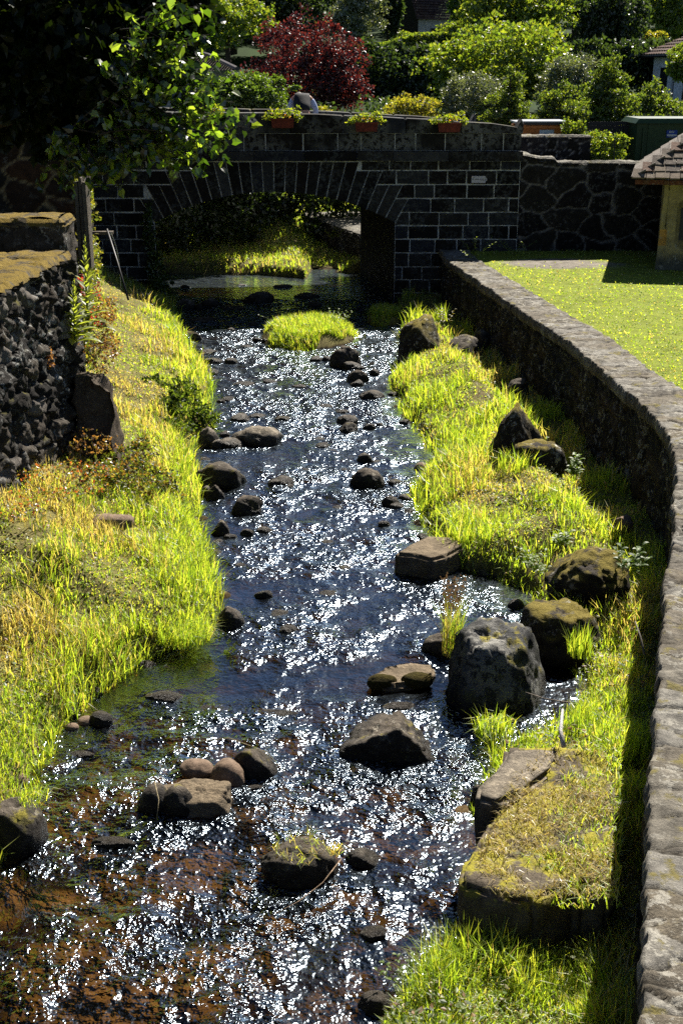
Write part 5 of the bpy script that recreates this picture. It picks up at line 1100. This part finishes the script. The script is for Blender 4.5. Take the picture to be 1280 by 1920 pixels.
# green cabinet
M['green'] = plain('green_paint', (.018, .045, .016), .45, bump=0, var=.2); M['blue'] = plain('blue_label', (.01, .05, .30), .4, bump=0); M['white'] = plain('white_print', (.6, .6, .58), .5, bump=0)
a = Q(1190, 222, 27.6); zc_ = a[2]; x0 = a[0]; bz = float(H(7, 27.6)); cb = empty('service_cabinet', (x0 + 1, 27.6, bz), 'dark green metal cabinet with a small blue label beside the mesh fence', 'cabinet')
s_ = MB(); s_.box((x0 + .06, 27.62, bz), (x0 + 2.4, 28.9, zc_ - .1)); s_.box((x0 + .30, 27.6, bz + .02), (x0 + 2.38, 27.625, zc_ - .12)); adopt(s_.build('body', M['green']), cb)
s_ = MB(); s_.add([(x0, 27.52, zc_ - .1), (x0 + 2.5, 27.52, zc_ - .1), (x0 + 2.5, 29, zc_ - .1), (x0, 29, zc_ - .1), (x0 + .08, 27.56, zc_), (x0 + 2.4, 27.56, zc_), (x0 + 2.4, 28.9, zc_), (x0 + .08, 28.9, zc_)], [[(0, 3, 2, 1), (4, 5, 6, 7), (0, 1, 5, 4), (1, 2, 6, 5), (2, 3, 7, 6), (3, 0, 4, 7)]]); adopt(s_.build('roof', M['green']), cb)
s_ = MB(); s_.tube([(x0 + .2, 27.6, bz + .1), (x0 + .2, 27.6, zc_ - .2)], .02, (.1, .1, .1), 8); s_.box((x0 + .56, 27.585, zc_ - .47), (x0 + .68, 27.6, zc_ - .45)); adopt(s_.build('handle', M['green']), cb)
l0 = Q(1248, 258, 27.59); l1 = Q(1269, 244, 27.59); s_ = MB(); s_.box((l0[0], 27.585, l0[2]), (l1[0], 27.597, l1[2])); adopt(s_.build('label_plate', M['blue']), cb)
s_ = MB(); s_.box((l0[0] + .01, 27.578, l0[2] + .035), (l1[0] - .015, 27.583, l0[2] + .065)); adopt(s_.build('label_stripe', M['white']), cb)
mk = MB()
for z_, hh_, n_ in ((l1[2] - .055, .035, 9), (l0[2] + .012, .012, 12)):
    for k_ in range(n_): mk.box((l0[0] + .05 + k_ * .115 / n_, 27.579, z_), (l0[0] + .05 + (k_ + .6) * .115 / n_, 27.583, z_ + hh_))
adopt(mk.build('lettering', M['white']), cb)
# mesh fence
fn = empty('mesh_fence', tuple(Q(1150, 300, 28.4)), 'black privacy mesh fence left of the green cabinet', 'fence'); a, b2 = Q(1104, 232, 28.4), Q(1196, 308, 28.4)
s_ = MB()
x = a[0]
while x < b2[0]: s_.box((x, 28.4, b2[2] - .3), (x + .034, 28.405, a[2])); x += .048
z = b2[2] - .3
while z < a[2]: s_.box((a[0], 28.408, z), (b2[0], 28.413, z + .066)); z += .088
adopt(s_.build('panel', M['black']), fn)
s_ = MB()
for xx in (a[0], b2[0]): s_.tube([(xx, 28.43, b2[2] - .5), (xx, 28.43, a[2] + .03)], .02, (.02, .02, .02), 8)
adopt(s_.build('posts', M['black']), fn)
s_ = MB(); c_ = Q(1149, 305, 26.2); s_.tube([(c_[0], 26.2, 2.3), (c_[0], 26.2, Q(1149, 262, 26.2)[2])], .012, (.02, .02, .02), 8); tag(s_.build('fence_stake', M['black']), 'thin black iron stake in front of the sunlit bush', 'stake')

# tiled roofs ------------------------------------------------------------
def tiled(name, parent, e0, e1, r1, r0, rows, cols, amp, step, mt, colset):
    """corrugated courses between eave e0-e1 and ridge r0-r1"""
    e0, e1, r0, r1 = map(lambda q: np.array(q, float), (e0, e1, r0, r1)); nrm_ = np.cross(e1 - e0, r0 - e0); nrm_ /= np.linalg.norm(nrm_)
    if nrm_[2] < 0: nrm_ = -nrm_
    V = []; F_ = []; c_ = []; k = 6; n0 = 0
    for r_ in range(rows):
        t0, t1 = r_ / rows, (r_ + 1.12) / rows; t1 = min(t1, 1)
        for (t_, hh_) in ((t0, step), (t1, 0)):
            u_ = np.linspace(0, 1, cols * k + 1); row_ = (e0 + (r0 - e0) * t_)[None] * (1 - u_[:, None]) + (e1 + (r1 - e1) * t_)[None] * u_[:, None]
            wv = amp * np.abs(np.sin(u_ * cols * math.pi)) + hh_; V.append(row_ + nrm_ * wv[:, None])
        m_ = cols * k + 1; i = np.arange(m_ - 1) + n0; F_.append(np.c_[i, i + 1, i + 1 + m_, i + m_]); cs = np.array(colset)[rng.integers(len(colset), size=cols + 1)]; cs = np.repeat(cs, k, 0)[:m_] * rng.uniform(.8, 1.2); c_ += [cs, cs]; n0 += 2 * m_
    o_ = nmesh(name, np.vstack(V), [np.vstack(F_)], mt, None, np.vstack(c_)); adopt(o_, parent); return o_
M['tile'] = stone('roof_tile', lich=.3, bump=.01, lcol=(.25, .22, .17)); M['plaster'] = stone('plaster', lich=.15, bump=.012, lcol=(.30, .28, .2), sc=.7)
M['glass'] = plain('dark_glass', (.02, .025, .03), .12, bump=0)
TC = [(.10, .055, .04), (.13, .08, .06), (.08, .05, .045)]
# shed at the right edge of the lawn
sx, sy = 5.62, 22.25; gz = float(H(sx, sy)) - .05; sh_ = empty('stone_shed', (sx, sy, gz), 'small ochre-plastered shed with a stone-tiled roof at the right edge of the lawn', 'shed')
nu, nv = 130, 70; U, Vv = np.meshgrid(np.linspace(0, 3.0, nu), np.linspace(0, 1.62, nv), indexing='ij')
lean_ = .05 * (Vv / 1.6) + .05 * (fbm(U * 2, Vv * 2, s=6) - .5) - .05 * np.exp(-((Vv - .9) / .1) ** 2) * (U < .08)
pos = np.stack((sx + U + .05 * (Vv / 1.6) * (U < .1) + .02 * fbm(Vv * 4, U, s=3), sy + lean_, gz + Vv), -1)
wl = (np.abs(U - .46) < .11) & (np.abs(Vv - .86) < .29); hole = (((U - .46) / .17) ** 4 + ((Vv - .86) / .42) ** 4 < 1)
pcol = np.array((.30, .235, .10)) * (.7 + .6 * fbm(U * 3, Vv * 3, s=9))[..., None]; pcol = np.where(((U < .15) & (np.abs(Vv - .62) < .14))[..., None], np.array((.42, .22, .05)), pcol)
pcol = pcol * (1 - .45 * hole[..., None]); base_ = ss((.35 + .2 * fbm(U * 3, U * 0, s=4) - Vv) / .25)[..., None]; pcol = pcol * (1 - base_) + np.array((.09, .085, .06)) * base_
pos[..., 1] += np.where(wl, .14, 0) + np.where(hole & ~wl, .02, 0)
adopt(nmesh('front_wall', pos.reshape(-1, 3), [grid_faces(nu, nv)], M['plaster'], None, pcol.reshape(-1, 3), True), sh_)
s_ = MB(); s_.box((sx + .34, sy + .10, gz + .57), (sx + .58, sy + .13, gz + 1.15), (.01, .01, .012)); adopt(s_.build('shutter', M['black']), sh_)
s_ = MB(); s_.box((sx + .03, sy + .2, gz), (sx + 3, sy + 3, gz + 1.6), (.2, .17, .1)); s_.add([(sx + .06, sy + .03, gz), (sx + .06, sy + .21, gz), (sx + .1, sy + .21, gz + 1.6), (sx + .1, sy + .07, gz + 1.6)], [[(0, 3, 2, 1)]], (.2, .17, .1)); adopt(s_.build('side_walls', M['plaster']), sh_)
e0 = Q(1194, 336, sy - .3); s_ = MB(); ez = e0[2]
s_.box((e0[0] + .05, sy - .22, ez - .10), (sx + 3.2, sy - .12, ez - .03), (.12, .045, .03), jit=.01)
for k in range(9): s_.box((e0[0] + .2 + k * .35, sy - .26, ez - .09), (e0[0] + .28 + k * .35, sy + .3, ez - .02), (.10, .05, .03), jit=.01)
adopt(s_.build('eave_timbers', M['wood']), sh_)
s_ = MB(); rz_ = .50; slope = .62
for r_ in range(15):           # overlapping irregular stone tiles on the front slope and on the left hip
    t_ = r_ * .17; x = e0[0] + t_ * .9
    while x < sx + 3.3:
        w_ = rng.uniform(.13, .26); dz_ = rng.uniform(-.01, .015); yy0 = sy - .36 + t_; z0 = ez + t_ * slope
        th = .026; c_ = np.array([(.095, .072, .05), (.06, .045, .034), (.12, .09, .06), (.10, .055, .035)][rng.integers(4)])
        V = [(x, yy0, z0 + dz_), (x + w_ - .012, yy0 + rng.uniform(-.02, .02), z0 + dz_), (x + w_ - .012, yy0 + .26, z0 + .26 * slope - .03), (x, yy0 + .26, z0 + .26 * slope - .03)]
        V += [(a_[0], a_[1] - .005, a_[2] + th) for a_ in V]; s_.add(V, [[(0, 3, 2, 1), (4, 5, 6, 7), (0, 1, 5, 4), (1, 2, 6, 5), (2, 3, 7, 6), (3, 0, 4, 7)]], c_); x += w_
    y_ = sy - .3 + t_ * 1.0 + .05
    while y_ < sy + 3.3:
        w_ = rng.uniform(.13, .25); x0_ = e0[0] + t_ * .9 - .02; z0 = ez + t_ * slope; c_ = np.array((.15, .13, .11)) * rng.uniform(.7, 1.3)
        V = [(x0_, y_, z0), (x0_, y_ + w_ - .012, z0), (x0_ + .24, y_ + w_ - .012, z0 + .24 * slope / .9 - .03), (x0_ + .24, y_, z0 + .24 * slope / .9 - .03)]; V += [(a_[0] - .005, a_[1], a_[2] + .026) for a_ in V]
        s_.add(V, [[(0, 1, 2, 3), (4, 7, 6, 5), (0, 4, 5, 1), (1, 5, 6, 2), (2, 6, 7, 3), (3, 7, 4, 0)]], c_); y_ += w_
adopt(s_.build('stone_roof', M['tile']), sh_)
sh_.rotation_euler = (0, 0, R(-14))
# stone barn on the hill
D = 88; gb0 = Q(783, 70, D); gb1 = Q(862, 72, D + 1.2); gt = Q(775, 34, D)[2]; o = empty('stone_barn', (gb0[0], D, gb0[2] - 2), 'old stone barn with a brown tiled roof on the hill above the hedge', 'barn')
s_ = MB(); bl_ = Q(741, 60, D + 3.5); zb_ = gb0[2] - 2.0
s_.add([(gb0[0], D, zb_), (gb1[0], D + 1.2, zb_), (gb1[0], D + 1.2, gt), (gb0[0], D, gt)], [[(0, 1, 2, 3)]], (.60, .58, .54))
rx, ry = (gb0[0] + bl_[0]) / 2, D + 1.8
s_.add([(bl_[0], D + 3.6, zb_), (gb0[0], D, zb_), (gb0[0], D, gt), (rx, ry, gt + 2.2), (bl_[0], D + 3.6, gt)], [[(0, 1, 2, 3, 4)]], (.05, .045, .04)); s_.add([(gb1[0], D + 1.2, zb_), (gb1[0] - 1.6, D + 5, zb_), (gb1[0] - 1.6, D + 5, gt), (gb1[0], D + 1.2, gt)], [[(0, 1, 2, 3)]], (.2, .19, .17))
adopt(s_.build('wall', M['plaster']), o)
tiled('roof', o, (gb0[0] - .1, D - .25, gt - .12), (gb1[0] + .15, D + .95, gt - .12), (gb1[0] - .75, D + 3.3, gt + 2.15), (rx - .05, ry + .0, gt + 2.25), 14, 26, .03, .05, M['tile'], TC)
tiled('rear_roof', o, (bl_[0], D + 3.7, gt - .1), (gb1[0] - 1.7, D + 5.1, gt - .1), (gb1[0] - .75, D + 3.3, gt + 2.13), (rx - .05, ry, gt + 2.23), 8, 16, .03, .05, M['tile'], TC)
w0 = Q(812, 62, D + .3); s_ = MB(); s_.box((w0[0] - .16, D + .2, w0[2] - .25), (w0[0] + .22, D + .36, w0[2] + .3), (.12, .13, .16)); adopt(s_.build('window', M['glass']), o)
# pale gable beside trees
s_ = MB(); c_ = Q(898, 40, 92); s_.box((c_[0] - .45, 92, c_[2] - 3), (c_[0] + .45, 93.5, c_[2] + 2.2), (.34, .32, .28)); s_.add([(c_[0] - .55, 91.9, c_[2] + 2.2), (c_[0] + .55, 91.9, c_[2] + 2.2), (c_[0], 91.9, c_[2] + 2.9), (c_[0] - .55, 93.6, c_[2] + 2.2), (c_[0] + .55, 93.6, c_[2] + 2.2), (c_[0], 93.6, c_[2] + 2.9)], [[(0, 1, 2), (3, 5, 4)], [(0, 2, 5, 3), (1, 4, 5, 2)]], (.12, .09, .08))
tag(s_.build('dovecote', M['plaster']), 'narrow pale building glimpsed between the trees at the top', 'building')
# white house at the right
A_ = Q(1193, 104, 52); B_ = Q(1345, 62, 44); zb_ = A_[2] - 3.2; zt_ = A_[2] + .05; o = empty('white_house', (A_[0], 52, zb_), 'white rendered house with brown tiled roof at the upper right edge', 'house')
ab = np.array((B_[0] - A_[0], B_[1] - 52, 0)); ab /= np.linalg.norm(ab); bk_ = np.array((-ab[1], ab[0], 0)); A3 = np.array((A_[0] + .35, 52, 0)) + bk_ * .35; B3 = A3 + ab * 12; Cc = B3 + bk_ * 7; Dd = A3 + bk_ * 7
s_ = MB()
for p0, p1 in ((A3, B3), (Dd, A3), (Cc, Dd)): s_.add([(p0[0], p0[1], zb_), (p1[0], p1[1], zb_), (p1[0], p1[1], zt_), (p0[0], p0[1], zt_)], [[(0, 1, 2, 3)]], (.70, .72, .75))
adopt(s_.build('wall', M['plaster']), o)
E = [A3 - ab * .45 - bk_ * .45, B3 - bk_ * .45, B3 + bk_ * 3.5, A3 + ab * 3.0 + bk_ * 3.5, Dd - ab * .45 + bk_ * .4]
zz = lambda p_, z_: (p_[0], p_[1], z_)
tiled('front_roof', o, zz(E[0], zt_ - .05), zz(E[1], zt_ - .05), zz(E[2], zt_ + 1.9), zz(E[3], zt_ + 1.9), 16, 46, .03, .04, M['tile'], TC)
tiled('hip_roof', o, zz(E[4], zt_ - .05), zz(E[0], zt_ - .05), zz(E[3], zt_ + 1.88), zz(E[3] + ab * .02, zt_ + 1.88), 16, 26, .03, .04, M['tile'], TC)
s_ = MB(); s_.tube([zz(E[0], zt_ - .08), zz(E[1], zt_ - .08)], .06, (.05, .04, .04), 6); s_.tube([zz(E[4], zt_ - .08), zz(E[0], zt_ - .08)], .06, (.05, .04, .04), 6); adopt(s_.build('gutter', M['black']), o)
dp_ = A3 + ab * 2.4 - bk_ * .06; s_ = MB(); s_.tube([zz(dp_ - bk_ * .3, zt_ - .1), zz(dp_, zt_ - .4), zz(dp_, zb_)], .045, (.1, .1, .1), 6); adopt(s_.build('downpipe', M['lid']), o)
wp_ = A3 + ab * .9 - bk_ * .02; s_ = MB(); s_.add([zz(wp_, zt_ - 1.5), zz(wp_ + ab * .8, zt_ - 1.5), zz(wp_ + ab * .8, zt_ - .5), zz(wp_, zt_ - .5)], [[(0, 1, 2, 3)]], (.1, .1, .1)); adopt(s_.build('window', M['glass']), o)
# low tiled roof left, behind the broadleaf tree
D = 42; o = empty('tiled_house', tuple(Q(360, 140, D)), 'house with a grey-brown tiled roof seen between the leaves at the upper left', 'house')
e0_, e1_, r1_, r0_ = Q(255, 148, D - 2), Q(445, 134, D - 1.5), Q(392, 108, D + 1), Q(250, 70, D + 1.5)
tiled('roof', o, e0_, e1_, r1_, r0_, 15, 34, .045, .05, M['tile'], [(.16, .14, .12), (.2, .17, .14), (.12, .10, .09)])
s_ = MB(); s_.add([(e0_[0] + .2, e0_[1] + .3, e0_[2] - 3), (e1_[0] - .2, e1_[1] + .3, e1_[2] - 3), (e1_[0] - .2, e1_[1] + .3, e1_[2]), (e0_[0] + .2, e0_[1] + .3, e0_[2])], [[(0, 1, 2, 3)]], (.3, .28, .25)); s_.add([(e1_[0] - .2, e1_[1] + .3, e1_[2] - 3), (e1_[0] - .5, e1_[1] + 5, e1_[2] - 3), (e1_[0] - .5, e1_[1] + 5, e1_[2]), (r1_[0], r1_[1], r1_[2] - .03), (e1_[0] - .2, e1_[1] + .3, e1_[2])], [[(0, 1, 2, 3, 4)]], (.3, .28, .25)); adopt(s_.build('wall', M['plaster']), o)
s_ = MB(); s_.tube([r0_ + (0, 0, .05), r1_ + (0, 0, .05), e1_ + (0, 0, .06)], .09, (.12, .11, .11), 8); adopt(s_.build('ridge_tiles', M['tile']), o)

# wall and lit slab seen through the arch
rubble('channel_wall', 'low stone wall with a sunlit gravelly top seen through the arch', [(-1.0, 33.2), (.45, 29.0), (2.2, 29.0)], lambda x, y: x * 0 - .2, lambda x, y: x * 0 + .82, .3, .2, BAS[:4], (.05, .045, .035), 83, 'oldwall', 1.6, -1, .05, .04)

# wooden spout with falling water, and the leaning rod
s_ = MB(); a = Q(186, 437, 19.5); b2 = Q(208, 438, 19.3); s_.box((a[0] - .15, a[1] - .04, a[2] - .02), (b2[0], a[1] + .04, a[2] + .03), (.12, .10, .08), jit=.006); tag(s_.build('water_spout', M['wood']), 'short grey spout jutting from the overgrown house wall', 'spout')
wm_, t, b_ = mat('falling_water'); b_.inputs['Base Color'].default_value = (.8, .85, .9, 1); b_.inputs['Roughness'].default_value = .12; b_.inputs['Transmission Weight'].default_value = .85; b_.inputs['IOR'].default_value = 1.33
s_ = MB(); pts = [b2 + (0, 0, .02)] + [Q(208 + 20 * (1 - math.exp(-k / 3)) , 438 + k * 12, 19.3) for k in range(1, 10)]; s_.tube(pts, np.linspace(.009, .004, len(pts)), (.7, .75, .8), 5); tag(s_.build('water_trickle', wm_, None, True), 'thin bright trickle of water falling from the spout', 'water')
s_ = MB(); s_.tube([Q(201, 430, 18.6), Q(220, 490, 18.2), Q(241, 562, 17.6)], .016, (.03, .03, .03), 6); tag(s_.build('leaning_rod', M['black'], None, True), 'thin dark rod leaning from the spout down to the left bank grass', 'rod')

# person leaning over behind the parapet, seen from the back
M['skin'] = plain('skin', (.35, .2, .14), .5, bump=0); M['vest'] = plain('dark_vest', (.010, .010, .014), .8, bump=.004, sc=20); M['shirt'] = plain('pale_blue_shirt', (.36, .42, .62), .8, bump=.003, sc=20); M['hair'] = plain('hair', (.28, .25, .21), .7, bump=.004, sc=60); M['trousers'] = plain('dark_trousers', (.03, .03, .04), .8)
pe = empty('person', (-.80, 26.6, 2.66), 'person in dark vest and pale blue sleeves bending over behind the parapet', 'person')
def skin(name, verts, edges, rad, mt, parent, root=0, sub=2):
    me = bpy.data.meshes.new(name); me.from_pydata(verts, edges, []); o = bpy.data.objects.new(name, me); C.objects.link(o); o.parent = parent; me.materials.append(mt)
    md = o.modifiers.new('skin', 'SKIN'); md.use_smooth_shade = True
    for i, r_ in enumerate(rad): me.skin_vertices[0].data[i].radius = (r_ if isinstance(r_, tuple) else (r_, r_)); me.skin_vertices[0].data[i].use_root = (i == root)
    sd_ = o.modifiers.new('sub', 'SUBSURF'); sd_.levels = sub; sd_.render_levels = sub; return o
bv = [(0, 0, .88), (-.01, .10, 1.04), (-.02, .24, 1.17), (-.03, .36, 1.23), (-.06, .46, 1.24), (-.09, .54, 1.20), (-.10, .60, 1.15),
      (-.09, 0, .84), (-.11, .06, .46), (-.12, -.02, .09), (-.12, .12, .03), (.09, 0, .84), (.11, .06, .46), (.12, -.02, .09), (.12, .12, .03),
      (-.19, .34, 1.19), (-.30, .36, .97), (-.27, .50, .78), (-.26, .55, .72), (.15, .34, 1.19), (.27, .36, .97), (.24, .50, .78), (.23, .55, .72)]
be = [(0, 1), (1, 2), (2, 3), (3, 4), (4, 5), (5, 6), (0, 7), (7, 8), (8, 9), (9, 10), (0, 11), (11, 12), (12, 13), (13, 14), (3, 15), (15, 16), (16, 17), (17, 18), (3, 19), (19, 20), (20, 21), (21, 22)]
brd = [(.13, .11), (.13, .10), (.14, .11), (.13, .10), .055, (.08, .09), (.07, .08), .09, .062, .042, .035, .09, .062, .042, .035, .062, .046, .034, .028, .062, .046, .034, .028]
skin('body', bv, be, brd, M['skin'], pe)
skin('vest', [(0, -.02, .92), (-.01, .08, 1.03), (-.02, .22, 1.16), (-.03, .36, 1.24), (-.13, .34, 1.21), (.09, .34, 1.21)], [(0, 1), (1, 2), (2, 3), (3, 4), (3, 5)], [(.17, .14), (.19, .145), (.20, .15), (.17, .12), (.085, .09), (.085, .09)], M['vest'], pe)
for s_x in (-1, 1):
    q = [bv[15], bv[16], bv[17]] if s_x < 0 else [bv[19], bv[20], bv[21]]; skin('sleeve', [tuple(v_) for v_ in q], [(0, 1), (1, 2)], [.078, .062, .048], M['shirt'], pe)
    lg = [bv[7], bv[8], bv[9]] if s_x < 0 else [bv[11], bv[12], bv[13]]; skin('trouser_leg', [tuple(v_) for v_ in lg], [(0, 1), (1, 2)], [.115, .085, .07], M['trousers'], pe)
skin('hair', [(-.085, .49, 1.26), (-.09, .55, 1.25), (-.10, .61, 1.20)], [(0, 1), (1, 2)], [.06, .085, .075], M['hair'], pe)
for s_x, w_ in ((-1, bv[18]), (1, bv[22])):
    for j in range(5):
        a_ = (j - 2) * .014; ln2 = (.07, .085, .09, .085, .06)[j] * (1 if j < 4 else .8); b0 = (w_[0] + a_, w_[1] + .03, w_[2] - .03); side_ = .03 * s_x if j == (0 if s_x > 0 else 4) else 0
        skin('finger', [b0, (b0[0] + a_ * .4 + side_, b0[1] + ln2 * .3, b0[2] - ln2 * .4), (b0[0] + a_ * .5 + side_, b0[1] + ln2 * .35, b0[2] - ln2)], [(0, 1), (1, 2)], [.010, .009, .007], M['skin'], pe, sub=1)
    skin('hand', [w_, (w_[0], w_[1] + .02, w_[2] - .03), (w_[0], w_[1] + .035, w_[2] - .06)], [(0, 1), (1, 2)], [(.024, .018), (.034, .016), (.032, .014)], M['skin'], pe, sub=1)
